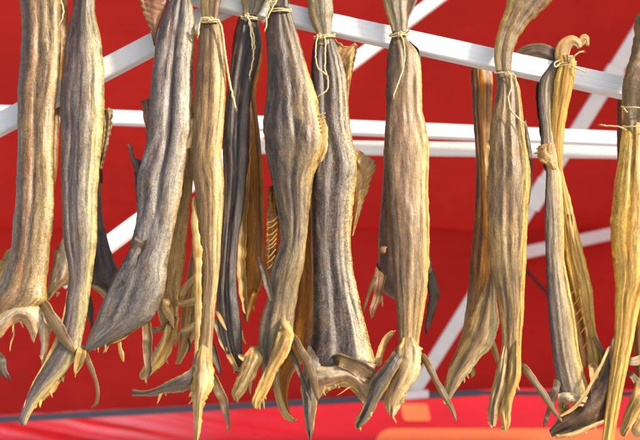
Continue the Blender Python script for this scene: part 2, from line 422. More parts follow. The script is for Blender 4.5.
# ------------------------------------------------------------------ materials of the place
def fabric(name, col, trans, rough=0.75, gloss=0.2, weave=True, dark=0.12, pale=False):
    s = NT(name)
    g = s.n('ShaderNodeNewGeometry')
    mp = s.n('ShaderNodeMapping'); s.t.links.new(g.outputs['Position'], mp.inputs[0])
    big = s.noise(mp.outputs[0], 1.3, 4); mid = s.noise(mp.outputs[0], 9, 5, 0.6)
    k = s.math('ADD', s.maprange(big, 0.3, 0.7, 1 - dark, 1 + dark), s.maprange(mid, 0.3, 0.7, -0.05, 0.05))
    vm = s.n('ShaderNodeVectorMath', operation='SCALE'); vm.inputs[0].default_value = col[:3]; s.put(vm.inputs['Scale'], k)
    w = s.noise(mp.outputs[0], 420, 2)
    sxyz = s.n('ShaderNodeSeparateXYZ'); s.t.links.new(g.outputs['Position'], sxyz.inputs[0])
    ban = s.noise(s.vec(s.math('MULTIPLY', sxyz.outputs[0], 1.2), s.math('MULTIPLY', sxyz.outputs[1], 60), s.math('MULTIPLY', sxyz.outputs[2], 60)), 1.0, 3, 0.6)
    k = s.math('ADD', k, s.maprange(ban, 0.3, 0.7, -0.05, 0.05))
    vm = s.n('ShaderNodeVectorMath', operation='SCALE'); vm.inputs[0].default_value = col[:3]; s.put(vm.inputs['Scale'], k)
    if pale:  # sky reflection painted into the vinyl colour as pale pink diagonal streaks
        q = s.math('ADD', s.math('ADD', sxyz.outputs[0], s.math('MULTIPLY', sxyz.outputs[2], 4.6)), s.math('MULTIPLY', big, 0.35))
        sheen_noise = s.noise(s.vec(s.math('MULTIPLY', q, 5.5), s.math('MULTIPLY', sxyz.outputs[0], 0.4), 2.0), 1.0, 3, 0.55)
        sheen_fac = s.math('MULTIPLY', s.maprange(sheen_noise, 0.42, 0.64, 0, 0.5), s.maprange(sxyz.outputs[0], -1.15, -0.5, 1, 0))
        base = s.mix(sheen_fac, vm.outputs[0], (0.62, 0.26, 0.30, 1))
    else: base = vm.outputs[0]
    nb = s.bump(s.math('ADD', s.math('MULTIPLY', big, 1.5), s.math('MULTIPLY', w, 0.04)), 0.35, 0.03)
    sh = s.bsdf(base, rough, gloss, nb)
    tr = s.n('ShaderNodeBsdfTranslucent'); s.put(tr.inputs[0], base); s.put(tr.inputs['Normal'], nb)
    mx = s.n('ShaderNodeMixShader'); mx.inputs[0].default_value = trans
    s.t.links.new(sh, mx.inputs[1]); s.t.links.new(tr.outputs[0], mx.inputs[2])
    return s.done(mx.outputs[0])
RED = (0.50, 0.021, 0.015)
M['canvas'] = fabric('red_canvas', RED, 0.34, 0.7, 0.15)
M['seam'] = fabric('red_seam_tape', (0.46, 0.017, 0.011), 0.3, 0.7, 0.15)
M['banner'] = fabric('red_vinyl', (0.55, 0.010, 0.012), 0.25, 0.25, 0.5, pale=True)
M['orange'] = fabric('orange_vinyl', (0.85, 0.19, 0.055), 0.25, 0.3, 0.5, dark=0.05)

def metal(name, col, rough=0.4, metallic=0.0, grain=0.06):
    s = NT(name); g = s.n('ShaderNodeTexCoord')
    n1 = s.noise(g.outputs['Object'], 14, 5, 0.6); n2 = s.noise(g.outputs['Object'], 90, 3)
    k = s.math('ADD', s.maprange(n1, 0.3, 0.7, 1 - grain, 1 + grain * 0.4), s.maprange(n2, 0.55, 0.75, 0, -grain))
    vm = s.n('ShaderNodeVectorMath', operation='SCALE'); vm.inputs[0].default_value = col; s.put(vm.inputs['Scale'], k)
    nb = s.bump(n2, 0.08, 0.002)
    return s.done(s.bsdf(vm.outputs[0], s.maprange(n1, 0.3, 0.7, rough - 0.08, rough + 0.12), 0.5, nb, Metallic=metallic))
M['white'] = metal('white_painted_aluminium', (0.76, 0.76, 0.77), 0.40)
M['plastic'] = metal('white_plastic', (0.78, 0.77, 0.77), 0.5)
M['dark'] = metal('dark_steel', (0.045, 0.055, 0.08), 0.4)
M['steel'] = metal('zinc_steel', (0.45, 0.45, 0.46), 0.35, 0.9)
M['black'] = metal('black_rubber', (0.015, 0.014, 0.015), 0.6)

def ground_mat():
    s = NT('paving'); g = s.n('ShaderNodeNewGeometry')
    n1 = s.noise(g.outputs['Position'], 2.0, 6, 0.65); n2 = s.noise(g.outputs['Position'], 120, 3)
    k = s.math('ADD', s.maprange(n1, 0.3, 0.7, 0.42, 0.60), s.maprange(n2, 0.3, 0.7, -0.04, 0.04))
    c = s.n('ShaderNodeCombineXYZ')
    s.put(c.inputs[0], k); s.put(c.inputs[1], s.math('MULTIPLY', k, 0.96)); s.put(c.inputs[2], s.math('MULTIPLY', k, 0.88))
    return s.done(s.bsdf(c.outputs[0], 0.85, 0.3, s.bump(n2, 0.4, 0.004)))
def twine_mat():
    s = NT('cream_twine'); g = s.n('ShaderNodeTexCoord')
    n1 = s.noise(g.outputs['Object'], 60, 4)
    c = s.mix(n1, rgb(236, 218, 172, k=0.95), rgb(206, 180, 128, k=0.9))
    return s.done(s.bsdf(c, 0.85, 0.2, s.bump(s.noise(g.outputs['Object'], 900, 2), 0.4, 0.001)))
M['twine'] = twine_mat()

# ------------------------------------------------------------------ the setting: ground
gm = mesh([(-150, -150, 0), (150, -150, 0), (150, 150, 0), (-150, 150, 0)], [(0, 1, 2, 3)])
gr = link('ground', gm, ground_mat(), smooth=False); gr['kind'] = 'structure'

# ------------------------------------------------------------------ the market tent
YF, YB = 1.56, 4.40                      # front and back eaves
ZE = P(320, 226, YB).z                    # eave height, where the roof meets the back curtain
YR = 2.55; ZR = ZE + (YB - YR) * 0.58
XW = 2.75
tent = empty('market_tent', (0, YR, 0), 'red canvas market tent with white aluminium frame behind the hanging fish', 'tent')

def grid(fn, nu, nv):
    verts = [fn(i / nu, j / nv) for i in range(nu + 1) for j in range(nv + 1)]
    faces = [(i * (nv + 1) + j, (i + 1) * (nv + 1) + j, (i + 1) * (nv + 1) + j + 1, i * (nv + 1) + j + 1) for i in range(nu) for j in range(nv)]
    return mesh(verts, faces)
def roof_back(u, v):
    v = -0.045 + 1.045 * v
    x = -XW + 2 * XW * u; y = YB + (YR - YB) * v; z = ZE + (ZR - ZE) * v
    sag = -0.05 * math.sin(math.pi * max(0, v)) * (0.6 + 0.4 * math.cos(u * 14)) + 0.022 * nz(x * 1.6, y * 1.6, 2) + 0.010 * abs(nz(x * 2.6 + y, y * 1.2, 7)) + 0.004 * nz(x * 7, y * 4, 8)
    return Vector((x, y, z + sag))
link('roof_panel', grid(roof_back, 70, 34), M['canvas'], tent)['label'] = 'sloping red canvas roof'
def hem_y(x): return 420 - 0.056 * x if x < 500 else 392 + 0.012 * (x - 500)
def curtain(u, v):
    x = -XW + 2 * XW * u
    px = 320 + x / 4.55 * F
    zb = P(320, min(424, hem_y(px) - 4), YB).z
    z = (ZE + 0.06) + (zb - ZE - 0.06) * v
    y = YB + 0.016 + 0.014 * math.sin(x * 5 + nz(x * 2, 0, 3) * 3) * v + 0.012 * nz(x * 3, z * 4, 1)
    return Vector((x, y, z))
link('back_curtain', grid(curtain, 90, 26), M['canvas'], tent)['label'] = 'red canvas curtain closing the back of the tent'
def side_blocker(u, v):
    y = YF + 0.06 + (YB - YF - 0.06) * u; z = ZE - (ZE - 0.9) * v
    return Vector((XW - 0.07 + 0.02 * math.sin(y * 7 + nz(y, z, 3) * 2) * v, y, z))
link('side_sun_blocker', grid(side_blocker, 40, 20), M['canvas'], tent)  # unseen canvas added on the right to keep sun off the back curtain
def gable_blocker(u, v):
    y = YF + 0.06 + (YB - YF - 0.07) * u
    zt = ZE + 0.58 * (YB - y) if y > YR else ZR - (YR - y) * 0.9
    return Vector((XW - 0.06, y, ZE - 0.01 + (zt - 0.02 - ZE + 0.01) * v))
link('gable_sun_blocker', grid(gable_blocker, 24, 6), M['canvas'], tent)  # unseen piece above it, added to block the sun from the right

def bar(parent, a, b, w, th, mat, name, ridges=True, face=None):
    """extruded aluminium profile of width w with shallow grooves along its front, from a to b"""
    ax = (b - a).normalized(); fr = Vector(face) if face else Vector((0, -1, 0))
    side = ax.cross(fr).normalized()
    if side.z < 0: side = -side
    fr = side.cross(ax).normalized()
    if fr.y > 0: fr = -fr
    h, t = w / 2, th / 2; c = w * 0.06; g = w * 0.009
    if ridges:
        prof = [(-h, t - c), (-h + c, t), (-h * .62, t), (-h * .58, t - g), (-h * .50, t - g), (-h * .46, t), (-h * .10, t), (-h * .06, t - g), (h * .06, t - g), (h * .10, t),
                (h * .46, t), (h * .50, t - g), (h * .58, t - g), (h * .62, t), (h - c, t), (h, t - c), (h, -t + c), (h - c, -t), (-h + c, -t), (-h, -t + c)]
    else:
        prof = [(-h, t - c), (-h + c, t), (h - c, t), (h, t - c), (h, -t + c), (h - c, -t), (-h + c, -t), (-h, -t + c)]
    n = len(prof); verts, faces = [], []
    for e in (a, b):
        for (s, f) in prof: verts.append(e + side * s + fr * f)
    for k in range(n): faces.append((k, (k + 1) % n, n + (k + 1) % n, n + k))
    faces.append(tuple(range(n - 1, -1, -1))); faces.append(tuple(range(n, 2 * n)))
    return link(name, mesh(verts, faces), mat, parent, smooth=False)
def bolt(parent, c, r, fr=Vector((0, -1, 0)), h=0.006):
    verts, faces = [], []; s = Vector((1, 0, 0)); u = fr.cross(s).normalized(); s = u.cross(fr)
    for lv, (rr, hh) in enumerate(((r, 0), (r, h * 0.6), (r * 0.72, h), (r * 0.2, h * 0.9))):
        for k in range(16):
            th = 2 * math.pi * k / 16
            verts.append(c + fr * hh + s * rr * math.cos(th) + u * rr * math.sin(th))
    for lv in range(3):
        for k in range(16):
            faces.append((lv * 16 + k, lv * 16 + (k + 1) % 16, lv * 16 + 16 + (k + 1) % 16, lv * 16 + 16 + k))
    faces.append(tuple(48 + k for k in range(16)))
    return link('bolt', mesh(verts, faces), M['steel'], parent)

DR = 1.50                                  # depth of the rail the fish hang from
def rail_y(x): return 6.0 + (x - 245) * 0.217
rail = bar(tent, P(-140, rail_y(-140), DR), P(760, rail_y(760), DR), 0.0385, 0.020, M['white'], 'hanging_rail')
rail['label'] = 'white grooved aluminium rail that the fish are tied to'
ba = bar(tent, P(-60, 124.5 + 31.4, DR + 0.024), P(330, 124.5 - 172.6, DR + 0.024), 0.0385, 0.020, M['white'], 'scissor_bar')
ba['label'] = 'white scissor bar crossing behind the rail at upper left'
sv, sf = tubepath([P(x, y, DR - 0.004) for x, y in ((333, 14.2), (340, 16.6), (346, 17.2), (352, 19.4), (357, 19.6))], lambda t: 0.0035 * (1 - 0.5 * abs(2 * t - 1)) + 0.0012 * math.sin(t * 19), 8)
link('rubber_strap', mesh(sv, sf), M['black'], rail)
bu = bar(tent, P(-200, 118 - 13.6, 2.30), P(900, 118 + 33.0, 2.30), 0.0385, 0.022, M['white'], 'scissor_bar')
bl = bar(tent, P(246, 146.5, 2.36), P(900, 155.5, 2.36), 0.036, 0.022, M['white'], 'scissor_bar')
bb = bar(tent, P(60, 281, 2.15), P(480, -33, 3.0), 0.041, 0.026, M['white'], 'roof_strut', ridges=False)
bc = bar(tent, P(413, 393, 4.32), P(664, -8, 3.1), 0.060, 0.034, M['white'], 'roof_strut', ridges=False)
bd = bar(tent, P(503, 257.5, 4.33), P(760, 201, 4.33), 0.060, 0.030, M['white'], 'scissor_bar', ridges=False)
def along(x, y): 
    # depth of strut bc at a pixel height
    t = (393 - y) / 401.0
    return 1 / ((1 - t) / 4.32 + t / 3.1)
for (x0, y0, x1, y1) in ((531, 206, 546, 182), (605, 87, 617, 68)):
    j = bar(bc, P(x0, y0, along(x0, y0)), P(x1, y1, along(x1, y1)), 0.074, 0.046, M['plastic'], 'joint_sleeve', ridges=False)
for (x, y) in ((506, 257),):
    bolt(bc, P(x, y - 3, 4.26), 0.016)
# foot bracket of the strut on the back rail
bar(bc, P(403, 396, 4.30), P(428, 394, 4.30), 0.034, 0.05, M['plastic'], 'foot_bracket', ridges=False)
# dark rail under the curtain
pts = [P(x, hem_y(x) - 0.5, 4.36) for x in (-260, 480)]
bar(tent, pts[0], pts[1], 0.030, 0.026, M['dark'], 'back_rail', ridges=False)
bar(tent, pts[1] - Vector((0, 0, 0.0005)), P(900, hem_y(900) - 0.5, 4.36), 0.022, 0.020, M['dark'], 'back_rail', ridges=False)
# perimeter eave bars and legs
for ya, za in ((YR - 0.02, ZR - 0.03), (YB + 0.06, ZE + 0.03)):
    bar(tent, Vector((-XW + 0.02, ya, za)), Vector((XW - 0.02, ya, za)), 0.04, 0.025, M['white'], 'eave_bar', ridges=False)
for sx in (-1, 1):
    for ya in (YF + 0.03, YB + 0.04):
        bar(tent, Vector((sx * (XW - 0.03), ya, 0)), Vector((sx * (XW - 0.03), ya, ZE)), 0.045, 0.045, M['white'], 'leg', ridges=False)

# dark cord hanging at the back of the tent
cp = [P(x, y, 4.30) for x, y in catmull([(522, 266), (532, 277), (546, 292), (556, 299)], 40)]
cv, cf = tubepath(cp, lambda t: 0.006 + 0.004 * (math.sin(t * 75) > 0), 6)
co = link('dark_cord', mesh(cv, cf), M['black'], tent)

# ------------------------------------------------------------------ neighbouring stall beyond the curtain
YN = 5.7
nst = empty('neighbouring_stall', (0, YN, 0), 'sunlit glossy red vinyl awning with orange panels beyond the tent', 'stall')
def awning_y(x, z): return YN + (z - 1.9) * 1.5 + 0.03 * nz(x * 1.2, z * 2, 1)
def vinyl(u, v):
    x = -3.4 + 6.8 * u; z = 2.34 - 0.84 * v
    px = 320 + x / 5.9 * F
    k = max(0.05, min(1, (340 - px) / 200))
    q = x * 1.0 + z * 4.6 + 0.5 * nz(x * 1.5, z * 2, 3)
    y = awning_y(x, z) + k * (0.014 * math.sin(q * 11) + 0.008 * math.sin(q * 23 + 1.3) + 0.02 * nz(q * 8, x, 2))
    return Vector((x, y, z))
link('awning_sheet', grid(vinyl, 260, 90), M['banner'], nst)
def panel_mesh(x0, x1, y0, y1, dep, r=0.06):
    a = P(x0, y0, dep); b = P(x1, y1, dep)
    X0, X1, Z0, Z1 = a.x, b.x, b.z, a.z
    pts = []
    for (cx, cz, s) in ((X1 - r, Z1 - r, 0), (X0 + r, Z1 - r, 90), (X0 + r, Z0 + r, 180), (X1 - r, Z0 + r, 270)):
        for k in range(7):
            t = math.radians(s + 15 * k); pts.append((cx + r * math.cos(t), cz + r * math.sin(t)))
    n = len(pts)
    def yy(x, z): return awning_y(x, z) - 0.010
    verts = [Vector((x, yy(x, z), z)) for x, z in pts] + [Vector((x, yy(x, z) + 0.006, z)) for x, z in pts]
    faces = [tuple(range(n)), tuple(range(2 * n - 1, n - 1, -1))] + [(k, n + k, n + (k + 1) % n, (k + 1) % n) for k in range(n)]
    return mesh(verts, faces)
link('orange_panel', panel_mesh(403, 431, 402, 421, 5.58, 0.02), M['orange'], nst, smooth=False)
link('orange_panel', panel_mesh(372, 900, 429, 520, 5.58, 0.12), M['orange'], nst, smooth=False)
for sx in (-3.0, 3.0):
    bar(nst, Vector((sx, YN + 0.1, 0)), Vector((sx, YN + 0.1, 1.85)), 0.05, 0.05, M['dark'], 'post', ridges=False)
#FISH
# ------------------------------------------------------------------ the dried fish
ROW = 'stockfish hung by the tail along the rail'
def fish(x, y, d, label):
    return empty('dried_fish', P(x, y, d), label, 'dried fish', ROW)

def S(name, *cols, **kw):
    pos = kw.pop('pos', None) or [i / (len(cols) - 1) for i in range(len(cols))]
    return skin(name, list(zip(pos, cols)), **kw)

FR = 1.462      # usual depth of the fish in front of the rail
RE = 1.556      # usual depth of those behind it

# ---- 1: leftmost, tan and rust
m = S('skin_tan', (150, 130, 100), (128, 112, 96), (158, 118, 84), (150, 128, 100), (196, 170, 124), (206, 176, 120), streak=0.45, speck=0.35, chev=0.10, u0=0.42, patch=(206, 184, 142), patch_amt=0.4, stripes=((0.22, 0.1, -1, 0.75, 0.55), (0.78, 0.05, 0.1, 0.3, 0.8)), stripe_col=(104, 72, 50))
f = fish(20, 325, FR, 'leftmost big tan fish with a rust-coloured flank and pale torn collar at the left edge')
body(f, '-34 31 49;-22 28 55;0 21 60;20 22 60.5;50 22 60.5;70 20 60;88 18 58;110 18 55;140 18 54;176 17 54;200 16 54;220 14 53;245 12 50;264 8 48.5;280 4 46.5;292 -2 46.5;302 -9 46;310 -14 34;318 -16 14;326 -17 0', FR, m)
strip(f, '40 -32 16;41 -48 20;40 -66 40;42 -90 62', FR, m, 'tail_fin', thick=0.25, dd=0.006)
sheet(f, '-8 318;6 309;20 302;34 303;44 312', '-12 346;2 336;14 323;25 326;34 342', FR - 0.012, M['lining'], 'belly_flap', jag=0.08)
strip(f, '39 305 14;43 320 15;45 336 11;44 352 7;43 368 2', FR, M['lining'], 'belly_flap', dd=-0.004)
strip(f, '40 300 9;47 310 12;57 326 13;67 341 10;75 353 5', FR, M['fin'], 'pectoral_fin', dd=-0.020)
strip(f, '13 322 2;14 334 1.6;11 343 1.6;10 351 1', FR, M['flesh'], 'skin_shred', thick=0.5, jag=0.02)
strip(f, '-6 352 12;0 362 13;4 373 9;9 380 2', FR, M['fin_dark'], 'pectoral_fin')

# ---- behind 1
m = S('skin_rear_ochre', (150, 116, 70), (176, 138, 86), (140, 104, 64), (190, 150, 92), (172, 128, 70), streak=0.45, speck=0.25, chev=0.05)
f = fish(20, 300, RE, 'ochre fish half hidden behind the leftmost tan fish')
body(f, '-30 44 56;-10 38 66;10 32 67.5;30 30 67.5;55 30 64;72 30 62;88 30 61;130 30 59;170 30 57;200 28 52;230 22 48;264 16 42;290 12 38;302 14 30', RE, m)
strip(f, '50 -28 14;50 -48 20;50 -70 44', RE, m, 'tail_fin')
strip(f, '16 248 10;7 266 18;-3 282 22;-10 296 14', RE, M['flesh'], 'belly_flap', dd=0.01)

# ---- 2: grey with long slanted collar
m = S('skin_grey_left', (120, 104, 88), (112, 98, 98), (138, 126, 126), (134, 122, 118), (164, 152, 134), (206, 192, 140), (214, 196, 136), streak=0.45, speck=0.3, chev=0.16, u0=0.36, patch=(180, 172, 164), patch_amt=0.5, stripes=((0.36, 0.16, -1, 0.22, 0.75), (0.52, 0.035, 0.18, 0.5, 0.8), (0.2, 0.06, -1, 0.3, 0.6)), neck=0.8)
f = fish(22, 424, FR, 'grey fish, second from the left, whose long slanted collar points to lower left')
body(f, '-32 78 90;-20 75 93;-6 73.5 95;4 73 95;12 72 95;22 69.5 97;35 67 100;50 64.5 102;70 63 104;88 61 104;110 60 104;140 61 102;176 61 98.5;200 62 97;230 62.5 97;250 65 96;264 68 94;280 69 92;300 66 89;320 64 86;340 59 82;352 53 79;370 42 67;385 33 53;400 25.5 40;412 21 32;420 19 28;425 21 26', FR, m, lean=-0.01)
strip(f, '84 -30 13;85 -44 16;86 -62 34;90 -86 56', FR, m, 'tail_fin', thick=0.25, dd=0.006)
sheet(f, '101 112;102 128;101 146;99 168', '109 107;113 113;111 132;102 169', FR + 0.004, M['fin'], 'dorsal_fin', jag=0.12, rays=11, bulge=0.004)
strip(f, '72 262 5;70 290 5;63 325 5;50 355 5;36 382 5;27 402 4;23 416 3', FR, M['yellow'], 'belly_edge', thick=0.6, dd=-0.012, jag=0.12)
strip(f, '62 378 4;58 382 4;52 390 5;44 396 5;36 402 4', FR, M['flesh'], 'belly_edge', thick=0.6, dd=-0.004, jag=0.35)
strip(f, '60 372 3;63 376 4;62 381 2', FR, M['yellow'], 'skin_shred', thick=0.6)

# ---- behind 2
m = S('skin_slate', (98, 90, 88), (84, 76, 76), (110, 100, 98), (92, 82, 80), (76, 68, 66), (104, 92, 82), streak=0.5, speck=0.3, chev=0.12, patch=(140, 132, 124))
f = fish(90, 305, RE, 'dark slate fish behind the grey one, its collar spread to both sides')
body(f, '-22 80 92;0 78 94;50 70 98;100 68 101;150 71 102;176 72 101;200 71 101.5;215 69 102.5;232 66 105.5;245 62 109;258 58 113;270 56 117;280 60 112;286 70 100', RE, m)
strip(f, '86 -20 14;86 -44 18;84 -66 44', RE, m, 'tail_fin')
sheet(f, '105 228;109 245;114 260;119 273;122 284;114 306', '88 244;90 262;92 280;98 288;105 293;111 306', RE - 0.016, m, 'belly_flap', jag=0.05)
sheet(f, '63 236;56 256;51 278;47 300', '80 252;78 268;70 283;60 288;48 301', RE - 0.016, M['lining'], 'belly_flap', jag=0.06)
strip(f, '60 246 8;57 262 8;52 282 7;48 298 5', RE, M['fin'], 'belly_edge', dd=-0.022)
strip(f, '90 284 4;98 289 5;105 296 5;112 305 3', RE, M['flesh'], 'belly_edge', thick=0.5, dd=-0.03, jag=0.3)
strip(f, '87 288 5;88 300 7;90 314 7;92 328 2', RE, M['fin_dark'], 'pectoral_fin', dd=-0.02)
strip(f, '101 166 2;101 175 4;101 184 3', RE, M['fin_dark'], 'dorsal_fin')

# ---- 3: big grey
m = S('skin_big_grey', (112, 102, 100), (126, 116, 114), (108, 94, 96), (142, 132, 130), (160, 152, 148), (186, 176, 160), (214, 196, 146), streak=0.5, speck=0.32, chev=0.10, u0=0.4, patch=(204, 200, 198), patch_amt=0.55, low=(112, 108, 110), low_v=(0.42, 0.6), stripes=((0.3, 0.05, -1, 0.5, 0.55), (0.55, 0.06, 0.0, 0.35, 0.6), (0.4, 0.2, -1, 0.08, 0.5)), neck=0.45)
f = fish(90, 350, FR, 'big blue-grey fish, third from the left, flaring to a point at lower left')
body(f, '-22 178 190;-12 175 192;0 171 191;8 167 193;20 162 194.5;32 158.5 195;44 156 194.5;60 154 193.5;75 152 193;88 150.5 193;110 148.5 193;130 147.5 192.5;145 146 189;160 142 187;176 138 184;200 137 180;220 136.5 176;236 133 172.5;250 129 170;264 122 167.5;280 114 166;295 106.5 163;310 100 157;320 96 150;328 92.5 138;336 89 122;344 86 106;351 84 90', FR, m, lean=-0.012)
strip(f, '184 -20 13;186 -34 15;186 -52 36;184 -76 54', FR, m, 'tail_fin', thick=0.25, dd=0.008)
sheet(f, '171 -4;166 8;161 20;157 34;155 46', '135 -22;139 0;144 16;150 30;154 46', FR + 0.006, M['fin_red'], 'dorsal_fin', rays=10, bulge=0.004, jag=0.04)
sheet(f, '150 98;150 115;149 132;147 150', '141 101;143 116;146 132;146 150', FR + 0.008, M['fin_red'], 'dorsal_fin', rays=7, bulge=0.003, jag=0.08)
sheet(f, '147 162;146 180;141 200;138 216', '134 158;134 176;136 198;137 216', FR + 0.01, M['fin_dark'], 'anal_fin', rays=7, bulge=0.003, jag=0.1)
strip(f, '128 143 2;131 148 4;133 157 4;136 166 6;139 180 4', FR, M['fin_dark'], 'fin_spine', dd=0.006)
strip(f, '192 112 5;191 128 6;188 142 8;184 150 6;183 154 3', FR, M['flesh'], 'belly_edge', dd=-0.012, thick=0.4)
strip(f, '146 228 9;141 240 13;134 256 12;127 272 8;122 284 3', FR, M['fin_dark'], 'pelvic_fin', dd=-0.026)
strip(f, '88 350 4;104 343 6;118 338 7;130 330 7;141 324 5', FR, M['flesh'], 'belly_edge', thick=0.5, dd=-0.006, jag=0.3)
strip(f, '119 340 5;120 348 4;122 354 5;123 360 2', FR, M['yellow'], 'skin_shred', thick=0.4)
strip(f, '108 343 4;106 349 3;103 353 1', FR, M['yellow'], 'skin_shred', thick=0.4)
strip(f, '147 320 9;147 336 10;147.5 352 9;148 368 7;147 382 3', FR, M['fin'], 'pectoral_fin', dd=-0.016)
strip(f, '84 346 8;80 356 9;77 366 8;76 374 3', FR, M['yellow'], 'belly_flap', dd=-0.02)
strip(f, '84 350 6;89 362 6;95 378 4;98 392 4;97 402 3;93 407 2', FR, M['fin'], 'pectoral_fin', dd=-0.028)

# ---- behind 3
m = S('skin_rear_brown', (126, 92, 56), (150, 112, 70), (120, 84, 50), (176, 138, 86), (196, 160, 100), streak=0.5, speck=0.2, chev=0.06, low=(222, 186, 124), low_v=(0.36, 0.5), alb=0.95)
f = fish(165, 380, RE, 'brown fish behind the big blue-grey one, with a yellow tattered collar')
body(f, '-14 178 190;10 174 191;60 168 192;110 166 193;130 166 195;150 167 194.5;182 168 193;205 167 190;225 163 188;245 160 186;264 157 184.5;285 156 181;300 157 179.5;312 158 179;322 160 178;330 164 174', RE, m)
strip(f, '184 -12 12;184 -30 16;184 -56 40', RE, m, 'tail_fin')
sheet(f, '170 314;160 340;149 357;140 372;139 377', '180 318;174 346;164 362;153 373;142 380', RE - 0.02, M['yellow'], 'belly_flap', jag=0.11, root='s')
strip(f, '172 302 7;182 304 6;193 301 7;198 298 5', RE, M['flesh'], 'bone_strip', dd=-0.03, thick=0.5)
strip(f, '150 331 5;160 329 6;168 325 6;176 318 3', RE, M['fin'], 'pectoral_fin', dd=-0.02)
strip(f, '168 296 9;165 306 8;170 316 7;173 326 4', RE, M['flesh'], 'belly_edge', dd=-0.026)
strip(f, '192 180 2;190 186 1.4;182 184 1.4', RE, M['flesh'], 'skin_shred', thick=0.6)

# ---- 4: narrow ochre with the long left prong
m = S('skin_ochre', (150, 116, 68), (138, 108, 74), (170, 138, 92), (146, 116, 78), (196, 164, 108), (232, 204, 142), (214, 180, 120), streak=0.5, speck=0.25, chev=0.08, u0=0.4, patch=(222, 192, 132), patch_amt=0.4, low=(160, 134, 96), low_v=(0.45, 0.6), stripes=((0.25, 0.07, 0.02, 0.6, 0.6), (0.5, 0.05, 0.0, 0.25, 0.6), (0.62, 0.05, 0.25, 0.6, 0.5)), stripe_col=(88, 62, 40), alb=0.82, neck=0.4)
d4 = 1.448
f = fish(198, 440, d4, 'narrow ochre fish tied high with a white loop, its collar forked into three prongs')
body(f, '18.5 202 217;23 201 219;32 199.5 221;50 197.5 223.5;70 196 225.5;88 195 226;110 194 225;140 192.5 222.5;160 192 221;176 193.5 223.5;200 196 224;220 197 222.5;240 199 221;264 202 220;290 202 217;320 200 214.5;345 197.5 212.5;358 194 213;368 192 213;376 196 211', d4, m)
strip(f, '210 29 13;210 22 14.5;210 17 16;210 9 19;211 -6 23;212 -30 40;214 -56 62', d4, m, 'tail_fin', thick=0.4, dd=0.004)
strip(f, '194.5 196 3;194.5 215 6;196 238 8;198 262 8;198 290 7;198 320 6;197 345 5;196 358 4', d4, M['yellow'], 'belly_edge', thick=0.5, dd=-0.008, jag=0.3)
sheet(f, '204 350;190 369;176 377;160 385.5;146 390.5;132 389.5', '206 380;194 387;184 391;168 393.5;150 396;132 396', d4 - 0.014, M['greyflap'], 'belly_flap', jag=0.09, root='s', bulge=0.01)
sheet(f, '202 340;190.5 376;191 392;193 408;194 422;196 441', '207 340;214 374;212 389;205.5 401;202.5 414;201 428;198 441', d4 - 0.02, M['flesh'], 'belly_flap', jag=0.11, root='s', bulge=0.012)
strip(f, '197.5 424 7;197 434 6;197 442 3', d4, M['yellow'], 'skin_shred', dd=-0.018)
strip(f, '211 374 9;217 386 10;222 398 9;226 412 6;228.5 424 4;229 432 1.5', d4, M['fin'], 'pectoral_fin', dd=-0.018)
strip(f, '213 344 5;215 356 7;218 366 5;220 374 2', d4, M['fin_dark'], 'pelvic_fin', dd=0.01)
# ---- behind 4
m = S('skin_rear_tan', (196, 156, 98), (210, 172, 112), (170, 130, 80), (222, 188, 126), alb=0.95, streak=0.4, speck=0.2, chev=0.05)
f = fish(180, 362, RE + 0.01, 'tan fish hidden behind the narrow ochre one, showing at its lower left')
body(f, '20 204 217;60 201 220;100 199 221;150 198 218;180 197 218;205 197 218;230 195 216;250 192 214;264 189 212;280 186 210;300 183 206;318 181 203;332 180 197;346 178.5 190;356 177 185;364 175 180', RE + 0.01, m)
strip(f, '211 22 13;212 2 18;212 -24 40', RE + 0.01, m, 'tail_fin')
strip(f, '181 333 6;188 330 6;198 324 7', RE, M['flesh'], 'bone_strip', dd=-0.03, thick=0.5)
strip(f, '188 338 2;190 346 3;188 352 1.5', RE, M['fin_dark'], 'skin_shred', dd=-0.01)
strip(f, '180 300 6;184 290 7;190 282 6;196 274 4', RE, M['flesh'], 'belly_edge', dd=-0.03)

# ---- 5: dark aubergine
m = S('skin_dark', (130, 116, 104), (100, 90, 86), (72, 60, 60), (58, 46, 48), (78, 64, 60), (60, 50, 46), streak=0.5, speck=0.25, chev=0.06, u0=0.35, patch=(120, 106, 98), patch_amt=0.35, stripes=((0.55, 0.12, -1, 1, 0.6), (0.3, 0.04, 0.1, 0.6, 0.6)), stripe_col=(36, 28, 32), alb=0.72, neck=0.5)
d5 = 1.472
f = fish(238, 372, d5, 'darkest fish, almost black-purple, hanging between the ochre one and the broad striped one')
body(f, '16 243 257;20 242 257;24 240 258;32 238 259.5;45 235 261;60 231.5 259;75 229.5 255;88 228 252.5;110 225 250;140 223 249.5;160 223 249;176 224 247;200 223 245;220 222 241.5;240 221 238.5;264 219 237;290 217 237;310 217 239.5;330 219 241.5;345 223 242;357 228 242;366 232 241;373 235 239', d5, m)
strip(f, '249 27 12;250 19 13;250 13 15;252 5 21;254 -8 28;254 -30 44;256 -54 60', d5, M['tailskin'], 'tail_fin', thick=0.35, dd=0.003)
strip(f, '214 320 6;219 328 9;224 340 9;229 352 7;235 366 5', d5, M['lining'], 'belly_flap', dd=-0.004)
strip(f, '228 352 5;233 362 5;238 370 4;241 366 3', d5, M['yellow'], 'belly_edge', dd=-0.012, thick=0.4, jag=0.3)
strip(f, '216 310 3;221 320 4;226 330 2', d5, M['flesh'], 'skin_shred', dd=-0.012)
